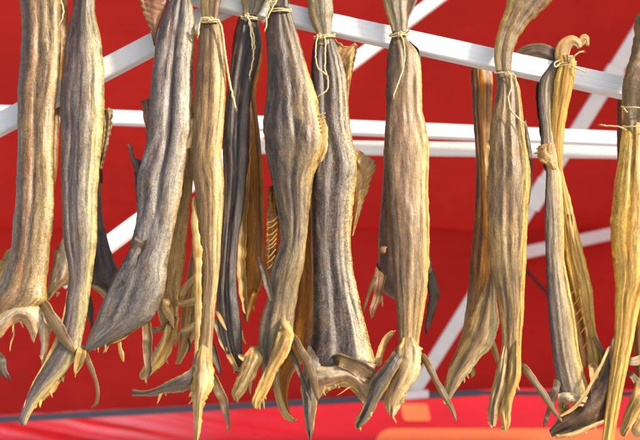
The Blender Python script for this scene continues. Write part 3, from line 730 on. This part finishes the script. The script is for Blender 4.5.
# ---- behind 5: amber
f = fish(247, 320, RE, 'amber translucent-looking fish behind the darkest one')
body(f, '18 238 258;40 233 262;60 232 262;90 236 256;110 238 257;140 240 260.5;176 242 263;200 242 264;230 240 264.5;264 237.5 265;280 238 264;292 240 259;302 241 255;314 243 250;322 245 248', RE, M['amber'])
strip(f, '248 20 16;248 0 22;248 -24 44', RE, M['amber'], 'tail_fin')
strip(f, '248 110 7;247 150 7;245 190 8;242 230 9;241 264 9;243 290 8;246 316 4', RE, M['yellow'], 'belly_edge', dd=-0.026, jag=0.1)
strip(f, '256 288 5;252 300 5;249 312 4;247 322 2', RE, M['amber'], 'skin_shred', dd=-0.03)
strip(f, '242 330 1.5;243 338 2;246 344 1.5', RE, M['flesh'], 'skin_shred')

# ---- 6: broad striped
m = S('skin_striped', (120, 112, 100), (92, 82, 80), (112, 96, 88), (96, 82, 76), (150, 130, 102), (176, 150, 108), (226, 196, 124), streak=0.55, speck=0.3, chev=0.16, u0=0.32, patch=(196, 172, 124), patch_amt=0.4, low=(160, 140, 106), low_v=(0.3, 0.5), stripes=((0.28, 0.15, -1, 0.42, 0.8), (0.52, 0.05, 0.05, 0.5, 0.7), (0.1, 0.05, 0.15, 0.4, 0.7), (0.25, 0.12, 0.45, 0.8, 0.85), (0.72, 0.04, 0.2, 0.45, 0.6)), stripe_col=(62, 48, 44), neck=0.75)
d6 = 1.440
f = fish(256, 408, d6, 'broad brown and grey striped fish tied at the very top, yellow finger-like collar below')
body(f, '8 270 289;12 268 291;22 266.5 294;35 266 298;50 267 302;70 267.5 308;88 267 314;100 266 318;112 264 319.5;125 263 322;140 264.5 323.5;152 266 322.5;162 267.5 319;176 270.5 314;200 275 310.5;220 279 308.5;240 279.5 306.5;255 276 305;270 271 303;285 268.5 299;300 267 297;312 263 294.5;325 260 293.5;338 258.5 292;350 259 289;362 260.5 282;374 262 274;382 264 269', d6, m, lean=0.006)
strip(f, '279 20 16;279.5 10 18;279 4 19;277 -8 22;276 -26 40;276 -50 60', d6, m, 'tail_fin', thick=0.35, dd=0.012)
strip(f, '322 118 5;324 132 7;324 146 7;320 160 5', d6, M['yellow'], 'belly_edge', thick=0.5, dd=-0.006, jag=0.25)
for k in range(5):
    strip(f, f'{318+k*0.8} {116+k*4} 1.4;{322+k*0.4} {114+k*4} 1.6;{325.5} {113+k*4.2} 1', d6, M['flesh'], 'fin_ray', thick=0.8, dd=-0.012, creases=0)
sheet(f, '276 186;277 205;279 225;277 248;274 272', '268 186;267 208;266 232;265 252;267 274', d6 + 0.012, M['amber'], 'anal_fin', rays=16, bulge=0.003, jag=0.06)
for k in range(9):
    y = 222 + k * 5.5
    y += random.uniform(-1.5, 1.5); q = random.uniform(-1.5, 2.5)
    strip(f, f'{278-k*0.4} {y-5} 1.2;{273-k*0.3} {y+q*0.4} 1.4;{267+q*0.5} {y+2.5+q} 0.9', d6, M['fin_gold'], 'fin_ray', thick=0.8, dd=0.002, creases=0)
strip(f, '258.5 256 2;262 266 5;266 280 6;269 292 6;272 302 4', d6, M['fin_dark'], 'pelvic_fin', dd=-0.016)
sheet(f, '281 318;276 340;271 355;263 374;256 390;252 402;254 408', '291 322;293 342;287 356;278 370;271 386;264 399;257 409', d6 - 0.03, M['yellow'], 'belly_flap', jag=0.11, root='s', bulge=0.012)
strip(f, '282 318 6;288 330 8;291 342 6', d6, M['flesh'], 'belly_edge', dd=-0.024, thick=0.5)
sheet(f, '250 346;241 368;235 382;231.5 393;234 400', '264 346;261 364;254 378;245 392;237 401', d6 - 0.002, M['flesh'], 'belly_flap', jag=0.11, root='s')
strip(f, '256 350 8;252 352 9;245 358 7;240 356 3', d6, M['flesh'], 'skin_shred', dd=-0.004)
strip(f, '292 334 5;299 347 8;308 364 9;314 382 8;318 400 3', d6, M['fin'], 'pectoral_fin', dd=-0.020)
strip(f, '288 344 4;294 358 5;301 376 5;307 392 4;311 400 2', d6, M['fin_dark'], 'pectoral_fin', dd=-0.016)
# ---- behind 6
f = fish(290, 420, RE + 0.01, 'amber-brown fish behind the broad striped one, with a hooked curling collar')
body(f, '12 272 290;60 276 300;120 280 308;180 284 312;230 290 313;264 292 314;300 291 314;330 284 313;348 276 311;360 272 304;374 271 293;388 273 288.5;402 277 288;412 281 290;418 284 292;421 287 291', RE + 0.01, M['amber'])
strip(f, '281 14 15;281 -6 20;280 -30 44', RE + 0.01, M['amber'], 'tail_fin')
strip(f, '277 366 8;276 384 7;280 402 7;286 415 8;293 419 6;297 419 3', RE, M['flesh'], 'belly_edge', dd=-0.02)

# ---- 7: speckled, broad pale belly
m = S('skin_speckled', (92, 74, 62), (112, 98, 92), (96, 82, 80), (132, 120, 114), (138, 126, 120), (196, 180, 146), (232, 206, 142), streak=0.45, speck=0.5, chev=0.12, u0=0.3, patch=(170, 160, 150), patch_amt=0.45, low=None, stripes=((0.07, 0.09, -1, 0.8, 0.85), (0.33, 0.09, -1, 0.8, 0.6), (0.6, 0.03, 0.3, 0.7, 0.6)), stripe_col=(70, 54, 50), neck=0.75)
d7 = 1.478
f = fish(310, 440, d7, 'large speckled fish under a loose string loop, with a wide pale arched collar')
body(f, '34.5 317 332;38 316 333;44 313.5 336;60 311.5 342;76 311 346;88 311 347.5;105 311 348.5;120 311 349.5;140 311 352.5;155 311 355.5;170 311 357;185 311 355.5;200 311.5 354;220 312 352;240 312.5 351;264 313 352.5;290 313 357.5;310 313 362;330 312 367;345 311 371;356 308 374;364 306 376;369 310 368', d7, m, thick=0.42)
strip(f, '324.5 46 14;324.5 37 14.5;324 31 16;322 22 21;321 12 25;320 -4 27;320 -26 34;320 -52 56', d7, M['tailskin'], 'tail_fin', thick=0.4, dd=-0.004)
sheet(f, '334 58;341 80;346 95;347.5 106', '335 38;346 45;358 43;356 58;351 80;347.5 106', d7 + 0.006, M['fin_gold'], 'dorsal_fin', rays=13, bulge=0.004, jag=0.10)
sheet(f, '352 166;355 190;354 212;352 236', '357 148;367 155;376.5 161;372 177;364 202;353 236', d7 + 0.004, M['fin_gold'], 'dorsal_fin', rays=14, bulge=0.004, jag=0.10)
sheet(f, '306 360;322 365;345 361;376 364', '317 398;330 388;346 384.5;357 392;366 405', d7 - 0.016, M['lining'], 'belly_flap', jag=0.06, bulge=0.02)
strip(f, '318 397 4;330 388 5;346 384 5;357 392 5;366 404 3', d7, M['flesh'], 'belly_edge', dd=-0.022, thick=0.5, jag=0.35)
sheet(f, '310 338;304 362;301.5 384;303 408;306 428;309.5 441', '326 348;319 374;317.5 394;315.5 412;313.5 428;311 441', d7 - 0.02, M['greyflap'], 'belly_flap', jag=0.08, root='s')
strip(f, '316 388 4;315 402 4;313 420 3;312 434 1.5', d7, M['yellow'], 'belly_edge', dd=-0.018, thick=0.5, jag=0.3)
strip(f, '328 362 6;340 360 13;356 367 17;370 376 15;380 383 8', d7, M['fin'], 'pectoral_fin', dd=-0.034)
strip(f, '368 372 9;371 386 8;370 398 5', d7, M['lining'], 'belly_flap', dd=-0.01)

# ---- 8: tan with yellow right edge
m = S('skin_warm_tan', (112, 84, 60), (166, 138, 108), (150, 120, 94), (172, 144, 112), (180, 150, 112), (206, 174, 122), (240, 214, 140), streak=0.42, speck=0.25, chev=0.06, u0=0.4, patch=(206, 180, 140), patch_amt=0.45, low=(206, 172, 112), low_v=(0.38, 0.62), stripes=((0.03, 0.08, -1, 0.6, 0.7), (0.4, 0.05, 0.1, 0.65, 0.5), (0.62, 0.04, 0.3, 0.7, 0.6), (0.22, 0.03, 0.25, 0.7, 0.6)), stripe_col=(104, 74, 52), alb=0.82, neck=0.5)
d8 = 1.46
f = fish(380, 427, d8, 'smooth warm tan fish with a pale yellow right edge, left of the wide red gap')
body(f, '32 392.5 405.5;36 392 406;42 390 409;50 388 416;60 387 420;74 386.5 421.5;88 386 422;110 386 422.5;124 385.5 425.5;140 384.5 427.5;150 384.5 428;176 385.5 427;200 387 426.5;220 388.5 428;245 391 428.5;264 392.5 428;290 394.5 427;310 396.5 424.5;330 398 421;345 398.5 419;356 397 420;366 396 420;376 398 412', d8, m)
strip(f, '399 44 12;399 35 13;399 30 15;398 20 19;396 8 23;395 -8 28;394 -30 42;394 -56 64', d8, M['tailskin'], 'tail_fin', thick=0.4, dd=0.004)
sheet(f, '409 40;413 60;418 78;421 96', '412 43;420 52;421.5 74;422.5 98', d8 + 0.012, M['fin_dark'], 'dorsal_fin', bulge=0.003)
strip(f, '424 122 3;427 150 4;426 190 5;427 230 5;427 262 4;425 300 3', d8, M['yellow'], 'belly_edge', dd=-0.004, thick=0.5, jag=0.2)
sheet(f, '405 330;393 364;386 390;384.5 405;391 417', '412 330;422 360;415 380;405 396;399 409;393 418', d8 - 0.018, M['pale_torn'], 'belly_flap', jag=0.11, root='s', bulge=0.014)

sheet(f, '403 340;383 365;371 380;366 396;361 411;355.5 423;357 428', '409 348;393 378;384.5 392;377 406;369 419;360 428', d8 - 0.028, M['greyflap'], 'belly_flap', jag=0.08, root='s', bulge=0.012)
strip(f, '364 412 8;360 420 8;357 427 6', d8, M['yellow'], 'skin_shred', dd=-0.026)

strip(f, '421 354 6;428 365 7;438 384 7;447 400 6;453 412 4;456 421 1.5', d8, M['fin'], 'pectoral_fin', dd=-0.018)
# ---- behind 8
m = S('skin_mauve', (150, 120, 100), (126, 98, 86), (140, 110, 96), (160, 128, 104), streak=0.45, speck=0.3, chev=0.08)
f = fish(372, 332, RE, 'mauve-brown fish behind the warm tan one, ragged tips showing on either side')
body(f, '36 392 408;60 390 416;100 387 419;150 384 420;176 383 421;200 381.5 422;225 379 425;245 378 428;262 378 431;275 377 433;286 379 432;294 386 426;300 396 414', RE, m)
strip(f, '400 38 15;400 20 18;400 -6 40', RE, m, 'tail_fin')
strip(f, '383 262 11;380 280 11;377 296 9;373 310 7;371 317 4', RE, M['fin_red'], 'belly_flap', dd=-0.018)
strip(f, '380 268 4;373 282 4;368 296 3;363 311 2', RE, M['fin'], 'belly_edge', dd=-0.02)
strip(f, '429 266 7;432 282 10;434 298 10;431 312 8;428 325 6;427 332 2', RE, M['fin_dark'], 'pelvic_fin', dd=-0.01)
strip(f, '378 366 7;380 354 7;384 343 7;389 336 6;394 331 4', RE, M['flesh'], 'pectoral_fin', dd=-0.012)
strip(f, '380 254 7;383 250 8;388 247 5', RE, M['fin_red'], 'skin_shred', dd=-0.024)

# ---- 9: right of the gap, front
m = S('skin_golden', (176, 144, 92), (150, 122, 88), (168, 142, 104), (176, 148, 104), (150, 122, 84), (214, 182, 114), (226, 194, 120), streak=0.55, speck=0.22, chev=0.05, u0=0.35, patch=(226, 196, 130), patch_amt=0.45, low=(206, 172, 104), low_v=(0.38, 0.62), stripes=((0.3, 0.07, 0.14, 0.75, 0.85), (0.55, 0.06, 0.2, 0.75, 0.8), (0.72, 0.04, 0.0, 0.4, 0.6), (0.12, 0.05, 0.0, 0.25, 0.6)), stripe_col=(92, 70, 60), alb=0.86, sat=1.08, neck=0.4)
d9 = 1.458
f = fish(500, 430, d9, 'golden-brown fish, big tail leaning up to the right, two blunt toes below')
body(f, '71.5 496.5 511.5;75 496 512;80 496 516;88 496.5 519.5;110 493 522.5;130 490 524;150 488.5 527;170 487 530;185 486.5 530;200 487 528.5;230 488 527;264 491 526;290 496 524.5;310 499.5 524;335 502 522;352 501 521;366 497 521;378 494.5 518;392 491 514;404 490 512;412 490 511', d9, m)
strip(f, '504 84 13;504 75 14;503.5 68 16;503 58 18;505 44 20;510 30 23;517 16 28;525 3 36;532 -8 42;542 -26 58', d9, m, 'tail_fin', thick=0.4, dd=0.002)
sheet(f, '505 340;494.5 380;489.5 400;487.5 414;490 426', '509 340;506 386;500 404;498.5 416;495 427', d9 - 0.014, M['pale_torn'], 'belly_flap', jag=0.08, root='s', bulge=0.012)
sheet(f, '514 336;505 384;501 404;500.5 418;503 429', '519 336;520.5 376;514 394;511 410;510.5 422;507 431', d9 - 0.016, M['yellow'], 'belly_flap', jag=0.08, root='s', bulge=0.014)

strip(f, '522 364 6;529 374 7;540 389 7;551 406 6;562 422 3', d9, M['fin'], 'pectoral_fin', dd=-0.02)
strip(f, '525 120 3;529 150 5;530 176 5;528 204 3', d9, M['fin_dark'], 'dorsal_fin', dd=0.01)
strip(f, '489 140 3;487 158 4;488 176 3', d9, M['yellow'], 'belly_edge', dd=-0.006)
# ---- behind 9
m = S('skin_amber_rear', (96, 66, 34), (176, 116, 44), (196, 132, 50), (160, 104, 40), (190, 136, 66), streak=0.55, speck=0.2, chev=0.04, low=(190, 152, 100), low_v=(0.36, 0.48), patch=(206, 150, 70), stripes=((0.25, 0.08, -1, 0.4, 0.8), (0.7, 0.08, -1, 0.4, 0.6)), stripe_col=(70, 42, 20), alb=1.05, sat=1.06)
f = fish(446, 400, RE, 'amber-orange fish behind the golden-brown one, lower end bent to the left')
body(f, '67 473 490;72 470.5 492;80 471 493;95 472 492.5;110 472.5 492;130 474 492;150 475.5 493;176 476 496;200 475 498;230 473.5 500;264 470 500;285 468.5 498;300 467 497;315 465 496;330 462.5 495;342 459 490;352 455.5 482;362 451 476;374 447 467;384 444.5 460;392 443.5 455;400 445 450', RE, m)
strip(f, '481 84 15;482 70 19;486 63 17;494 57 15;504 50 14;512 38 14', RE, m, 'tail_fin', dd=0.012)
strip(f, '462 362 8;468 366 9;473 373 6;472 377 3', RE, M['flesh'], 'skin_shred', dd=-0.012)
strip(f, '448 384 7;446 394 8;446 403 4', RE, M['flesh'], 'belly_edge', dd=-0.012)
strip(f, '488 334 6;493 346 7;497 358 6;500 366 3', RE, M['fin_gold'], 'pectoral_fin', dd=-0.012)
sheet(f, '488 274;474 314;465 336;457 354;448 376;443 399', '494 274;499 320;493 344;479 360;463 379;450 400', RE - 0.03, M['pale_torn'], 'belly_flap', jag=0.08, root='s', bulge=0.012)

# ---- 10: opened fish, two leaves
m = S('skin_leaf_grey', (96, 80, 84), (156, 138, 116), (190, 172, 138), (206, 182, 126), (236, 202, 116), streak=0.4, speck=0.3, chev=0.05, u0=0.3, patch=(206, 198, 186), patch_amt=0.5, stripes=((0.05, 0.12, -1, 0.9, 0.9), (0.3, 0.08, 0.35, 0.7, 0.5)), stripe_col=(70, 58, 64), alb=0.86, sat=1.06, neck=0.6)
m2 = S('skin_leaf_gold', (206, 164, 84), (226, 182, 96), (176, 134, 66), (230, 192, 110), (206, 168, 90), streak=0.5, speck=0.18, chev=0.03, patch=(244, 214, 136), patch_amt=0.45, stripes=((0.3, 0.07, -1, 0.9, 0.6), (0.7, 0.05, 0.1, 0.9, 0.6)), stripe_col=(120, 84, 40), alb=0.92, sat=1.12)
d10 = 1.462
f = fish(575, 402, d10, 'split-open fish, one half grey, one golden, curly tail knotted above the rail')
body(f, '60 554 566;68 548 562;80 540 556;100 538 554;130 541 556;150 542.5 557;165 545.5 558;176 546 561;200 545 563;230 545 564;250 545.5 564;264 546 565;290 547 570;320 549 575;350 552 579;370 555 583.5;385 558 588;396 561 590;401 566 588', d10, m, thick=0.35)
body(f, '56 558 574;64 559 575.5;80 555 574;110 551.5 568;130 549.5 564.5;150 549.5 563;165 554 562.5;176 556.5 564;200 557 570.5;230 560 578;264 566 586.5;290 572 592.5;310 578 594;330 584 596;350 587 602;368 589.5 605;380 591 602;388 593 598', d10, m2, name='golden_half', jag=0.07, thick=0.4, dd=lambda t: -0.014 + 0.026 * min(1, t * 2.2))
sheet(f, '558 214;558 250;563 290;572 330;580 368', '572 214;576 250;580 290;588 330;592 368', d10 + 0.004, M['cavity'], 'belly_cavity', bulge=-0.010, wr=0.008)
for k in range(6):
    y = 290 + k * 10 + random.uniform(-3, 3); q = random.uniform(-2, 3)
    strip(f, f'{567+k*3} {y+8} 1;{573+k*2.6} {y+1+q} 1.3;{580+k*2.2} {y-8+q} 0.9', d10, M['amber'], 'rib', thick=0.8, dd=0.002, creases=0)
sheet(f, '552 142;552 150;554 158;558 170', '538 146;537 155;542 162;552 170', d10 - 0.014, M['fin_gold'], 'dorsal_fin', rays=13, bulge=0.003, jag=0.2, wr=0.003)
strip(f, '559 60 12;550 55 16;540 51 15;530 51 13;521 54 11;514 57 8', DR, M['brownflap'], 'tail_stem', dd=-0.002, thick=0.6)
strip(f, '564 64 13;562 56 15;564 47 15;571 41 12;577 43 9;580 48 5', DR, M['fin_gold'], 'tail_fin', dd=-0.016, thick=0.35, jag=0.15)
strip(f, '576 44 6;581 42 8;585 38 8;588 46 3', DR, M['fin_gold'], 'tail_fin', dd=-0.012, thick=0.3, jag=0.3)
sheet(f, '558 394;566 392;576 394;588 397', '557 402;564 404;574 405;584 407', d10 - 0.014, M['lining'], 'cut_edge', bulge=0.006, jag=0.15)
strip(f, '562 402 10;566 412 12;568 420 6', d10, M['yellow'], 'belly_flap', dd=-0.006)
strip(f, '576 402 10;578 412 10;574 420 5', d10, M['flesh'], 'belly_flap', dd=-0.006)
strip(f, '558 378 7;554 394 8;549 410 6;544 426 5', d10, M['brownflap'], 'pectoral_fin', dd=-0.012)
strip(f, '594 336 3;599 346 4;605 354 4;611 362 3', d10, M['fin'], 'fin_spine', dd=0.004)
strip(f, '592 362 10;594 376 9;596 388 6', d10, M['yellow'], 'belly_flap', dd=-0.012)
# the grey half's back edge seen left of the neck
strip(f, '540 82 11;542 110 10;545 140 9;549 170 8', d10, M['brownflap'], 'back_edge', dd=0.004)

# ---- 11: rightmost, bright yellow
m = S('skin_bright', (222, 176, 100), (238, 200, 122), (212, 166, 96), (242, 208, 130), (196, 150, 88), (238, 202, 130), (212, 170, 112), streak=0.5, speck=0.15, chev=0.03, patch=(246, 222, 150), patch_amt=0.4, stripes=((0.18, 0.06, 0.05, 0.7, 0.5), (0.45, 0.06, 0.0, 0.5, 0.6), (0.68, 0.08, 0.1, 0.6, 0.6)), stripe_col=(130, 96, 52), alb=0.98, sat=1.12)
d11 = 1.44
f = fish(606, 444, d11, 'bright straw-yellow fish at the right edge, bound twice with string')
body(f, '125 624 652;130 622.5 652;150 620 654;176 616 656;200 613 657;220 611 657;240 611 656;264 613.5 653;285 615.5 648;300 615 642;320 615 637;340 614 633.5;352 612.5 631;380 609 625;400 606.5 621;420 604 617.5;440 602 614;456 601 611', d11, m)
mt = S('skin_tail_brown', (126, 104, 70), (150, 128, 88), (120, 96, 64), (160, 136, 92), streak=0.5, speck=0.25, chev=0.04, sat=1.1)
strip(f, '638 140 20;638 128 25;638 118 28;638 104 31;640 88 36;646 70 38;652 50 40;660 24 52', d11, mt, 'tail_fin', thick=0.45, dd=-0.004)
sheet(f, '616 330;603 362;590 386;576 406;561 416;549 430', '622 396;608 417;594 427;578 432;564 435;552 437', d11 + 0.014, M['brownflap'], 'belly_flap', jag=0.08, root='s', bulge=0.016)
strip(f, '610 346 2.5;599 369 3.5;587 391 3;575 407 3.5;561 416 2.5', d11, M['flesh'], 'belly_edge', dd=-0.004, thick=0.5, jag=0.2)
strip(f, '556 437 3;574 434 5;590 427 4;606 420 3', d11, M['flesh'], 'belly_edge', dd=0.0, thick=0.5, jag=0.2)
# ---- behind 11
f = fish(632, 430, RE, 'yellow-brown fish behind the rightmost one, frayed flap at the lower right corner')
body(f, '97 619 640;104 617 640;130 617 640;160 617.5 645;200 618 652;250 622 656;290 628 656;320 632 656;350 634 654;372 636 650;384 638 647', RE, M['amber'])
strip(f, '629 104 16;631 94 17;640 84 16;650 70 18;660 50 26', RE, M['amber'], 'tail_fin', dd=0.01)
sheet(f, '640 372;632 392;626 408;620 430;622 436', '662 372;656 392;642 412;634 424;625 437', RE - 0.022, M['yellow'], 'belly_flap', jag=0.11, root='s')
strip(f, '626 360 6;632 362 8;640 360 9;648 356 8', RE, M['lining'], 'belly_edge', dd=-0.012)
strip(f, '627 372 5;632 376 6;638 383 7;646 394 6', RE, M['fin'], 'pectoral_fin', dd=-0.016)
strip(f, '636 436 12;641 426 14;646 414 14', RE, M['flesh'], 'belly_flap', dd=-0.02)

# ------------------------------------------------------------------ torn fringes of dried flesh along the collars
def fringe(parent, path, d, mat, n):
    p = nums(path); pts = catmull(p, 200); V, FA, C = [], [], []
    for q in range(max(2, n // 4)):
        x, y = pts[random.randrange(200)][:2]
        ln = random.uniform(1.5, 5) * (2.2 if random.random() < 0.2 else 1); w = random.uniform(1.4, 4.5); ax = random.gauss(0, 0.7)
        a = []; b = []
        for k in range(7):
            t = k / 6; xx = x + ax * ln * t + 0.8 * nz(t * 2, q, y); yy = y - 2.5 + (ln + 2.5) * t
            ww = w * (1 - t) ** 0.7 * 0.5 + 0.15; e = d - 0.003 * nz(t * 2, q, x)
            a.append(P(xx - ww, yy, e)); b.append(P(xx + ww, yy, e))
        me = _tube(a, b, 0.12, 8, 0, q + x, 0.1, 0)
        o = len(V); V += [v.co.copy() for v in me.vertices]; FA += [tuple(o + i for i in f.vertices) for f in me.polygons]
        C += [(random.random(), random.random(), 1)] * len(me.vertices); bpy.data.meshes.remove(me)
    o = link('torn_fringe', mesh(V, FA, C), mat, parent); o['kind'] = 'stuff'; return o
FI = [o for o in bpy.data.objects if o.get('category') == 'dried fish']
def who(words): return next(o for o in FI if words in o['label'])
for w, path, d, m_, n in (
    ('leftmost big tan', '-2 338;14 324;26 327;36 345;44 366', FR - 0.014, 'flesh', 16),
    ('second from the left', '66 376;52 392;40 402;30 412', FR - 0.006, 'flesh', 16),
    ('third from the left', '90 350;118 339;140 325', FR - 0.012, 'yellow', 22),
    ('dark slate', '58 290;48 300;70 286', RE - 0.02, 'flesh', 8),
    ('dark slate', '92 284;104 292;112 304', RE - 0.02, 'flesh', 8),
    ('brown fish behind', '142 380;158 368;172 350;180 330', RE - 0.022, 'yellow', 18),
    ('tan fish hidden', '176 362;186 350;197 334', RE - 0.01, 'flesh', 10),
    ('three prongs', '178 392;165 394;150 396', d4 - 0.016, 'yellow', 9),
    ('three prongs', '192 388;193 404;195 424', d4 - 0.022, 'flesh', 8),
    ('three prongs', '212 388;205 402;202 418', d4 - 0.022, 'flesh', 8),
    ('almost black-purple', '222 342;230 356;238 371;241 364', d5 - 0.01, 'yellow', 14),
    ('behind the darkest', '241 306;246 320;256 298;262 286', RE - 0.01, 'yellow', 12),
    ('striped fish tied', '256 408;268 390;284 362;292 344', d6 - 0.03, 'yellow', 16),
    ('striped fish tied', '235 400;246 390;256 374', d6 - 0.006, 'flesh', 10),
    ('hooked curling', '278 404;288 420;296 420', RE, 'flesh', 8),
    ('large speckled', '318 396;330 388;346 385;357 392;366 404', d7 - 0.024, 'flesh', 26),
    ('smooth warm tan', '388 413;396 414;405 396;417 376', d8 - 0.022, 'yellow', 18),
    ('smooth warm tan', '358 427;368 419;378 404', d8 - 0.03, 'flesh', 9),
    ('mauve-brown', '371 316;378 304;384 288', RE - 0.01, 'fin_red', 10),
    ('golden-brown fish, big', '489 424;495 427;504 428;510 424', d9 - 0.016, 'flesh', 12),
    ('golden-brown fish, big', '513 396;520 378;522 366', d9 - 0.018, 'yellow', 7),
    ('amber-orange', '445 400;456 388;470 374;488 350', RE - 0.024, 'flesh', 18),
    ('split-open', '560 404;572 407;586 405;600 384', d10 - 0.014, 'yellow', 14),
    ('bright straw', '556 437;575 434;592 428;606 420', d11 + 0.006, 'flesh', 16),
    ('yellow-brown fish behind', '622 436;630 424;640 414', RE - 0.022, 'yellow', 9)):
    fringe(who(w), path, d, M[m_], n)

# ------------------------------------------------------------------ strings
def twine(name, label, wrap=None, tails=(), r=0.00118, knot=True):
    """wrap: (x, y, half width px, depth, half depth m, tilt px, turns); tails: pixel paths 'x y [depth]' """
    base = nums(tails[0])[-1] if tails else (wrap[0], wrap[1])
    dpt = wrap[3] if wrap else 1.42
    t = empty('tie_string', P(base[0], base[1], dpt), label, 'string', 'strings tying the fish')
    if wrap:
        x, y, hw, d, hd, tl, turns = wrap
        for q in range(turns):
            pts = []
            for k in range(49):
                th = 2 * math.pi * k / 48
                pts.append(P(x + hw * math.cos(th), y + q * 1.9 + tl * math.cos(th) + 0.5 * math.sin(3 * th + q), d - hd * math.sin(th)))
            link('wrap', twine_mesh(pts, r), M['twine'], t)
        if knot:
            kx = nums(tails[0])[0] if tails else (x, y)
            kc = P(kx[0], kx[1], d - hd - 0.001); pts = []
            for k in range(40):
                a = k / 39 * 4 * math.pi
                pts.append(kc + Vector((0.0032 * math.cos(a), -0.0022 * math.sin(a * 1.5) - 0.001, 0.0032 * math.sin(a) + 0.001 * math.sin(a * 0.5))))
            link('knot', twine_mesh(pts, r * 0.95), M['twine'], t)
    for s in tails:
        p = [(a + (dpt,)) if len(a) == 2 else a for a in nums(s)]
        n = int(sum(math.dist(p[i][:2], p[i + 1][:2]) for i in range(len(p) - 1)) * 1.4) + 6
        pts = [P(*q) for q in catmull(p, n)]; sq = nseed()
        pts = [q + Vector((nz(i * 0.17, sq), nz(i * 0.17, sq, 3), nz(i * 0.17, sq, 6))) * 0.0016 for i, q in enumerate(pts)]
        o = link('loose_end', twine_mesh(pts, r), M['twine'], t)
        e = pts[-1]; dr = (pts[-1] - pts[-3]).normalized(); fv, ff = [], []
        for q in range(6):                                        # frayed tip
            w = Vector((random.uniform(-1, 1), random.uniform(-1, 1), random.uniform(-1, 1))) * 0.0035
            a, b = tubepath([e - dr * 0.002, e + dr * 0.003 + w * 0.5, e + dr * random.uniform(0.005, 0.009) + w], lambda z: 0.0004 * (1.1 - z), 4)
            ff += [tuple(i + len(fv) for i in g) for g in b]; fv += a
        link('frayed_tip', mesh(fv, ff), M['twine'], t)
    return t

twine('tie_string', 'string end hanging at the right shoulder of the leftmost tan fish', None, ['60 -16 1.435;60.5 -4 1.434;62 4 1.434;63.5 10 1.434;62.5 17 1.436;60.5 22 1.44'])
twine('tie_string', 'thick white loop over the narrow ochre fish with a long end hanging right', (209.5, 20, 9.2, d4, 0.0135, 0.3, 2),
      ['211 20 1.431;206 17.5 1.428;202 18 1.430;199.5 23 1.434;198.5 30 1.438;198 35 1.442', '212 20 1.431;217 20 1.430;221 25 1.430;223 36 1.432;224.5 50 1.434;227 66 1.436;230 84 1.440;233 97 1.445;235.5 108 1.450'], r=0.0016)
twine('tie_string', 'pair of string ends hanging down the darkest fish', (250, 17, 9, d5, 0.0135, 0.6, 2),
      ['247 16 1.456;250 22 1.453;253 32 1.452;254.5 44 1.452;253 58 1.453;251 68 1.455;250 76 1.456', '246 15 1.456;249 21 1.453;250.5 30 1.452;252 40 1.452;252.5 48 1.452'])
twine('tie_string', 'string knotted at the top of the broad striped fish, short ends to its left', (279.5, 9, 11.5, d6, 0.0155, 0.3, 2),
      ['272 4 1.420;270 0 1.420;268 8 1.420;266.5 18 1.420;266.5 28 1.423', '281 -4 1.420;276 1 1.418;272 8 1.418;268 16 1.419;265.5 20 1.421', '283 -2 1.419;279 -1 1.418;273 2 1.417'])
twine('tie_string', 'double string loop hanging down the large speckled fish', (324.5, 35.5, 10.5, d7, 0.0145, -1.2, 2),
      ['319 36 1.461;316 42 1.459;315.5 52 1.455;316.5 64 1.450;320 70 1.448;325 73 1.447;328 78 1.447;327.5 88 1.447;324 93 1.448;320.5 95 1.449', '325 36 1.461;325.5 46 1.459;325 58 1.454;325 68 1.450;327 75 1.447'])
twine('tie_string', 'string round the neck of the warm tan fish, one straight end below', (399, 33.5, 9.5, d8, 0.0135, -1.0, 2),
      ['400 34 1.443;403 40 1.441;404.5 50 1.439;404.5 60 1.438;402 72 1.437;398.5 82 1.437;395 92 1.437;393.5 96 1.438', '407 32 1.452;409 30.5 1.447'])
twine('tie_string', 'thin string under the leaning tail of the golden-brown fish', (503.7, 73, 9.2, d9, 0.0135, 0.6, 1),
      ['507 74 1.440;511 76 1.439;511 88 1.437;508.5 98 1.436;510 108 1.435;516 116 1.435;524 123 1.437', '511 74 1.442;515 76 1.441;516 84 1.441'])
twine('tie_string', 'curly knotted string on the tail of the split-open fish', (566, 63, 10, DR - 0.034, 0.022, -1.0, 2),
      ['570 60 1.44;574 56 1.435;579 53 1.433;581 52 1.434', '560 63 1.44;556 67 1.437;554 64 1.437;558 61 1.438', '572 66 1.442;578 69 1.44;585 71.5 1.44'])
twine('tie_string', 'two bands of string round the bright straw-yellow fish, one end sticking out left', (638, 108, 16.6, d11, 0.027, 1.5, 1),
      ['627 112 1.424;624 108 1.43;623 106 1.436'], knot=False)
twine('tie_string', 'lower band round the bright straw-yellow fish with a stiff end pointing left', (638, 127, 15.4, d11, 0.027, 1.0, 1),
      ['626 130 1.424;620 127 1.424;612 126 1.426;603 125.5 1.428'], knot=False)
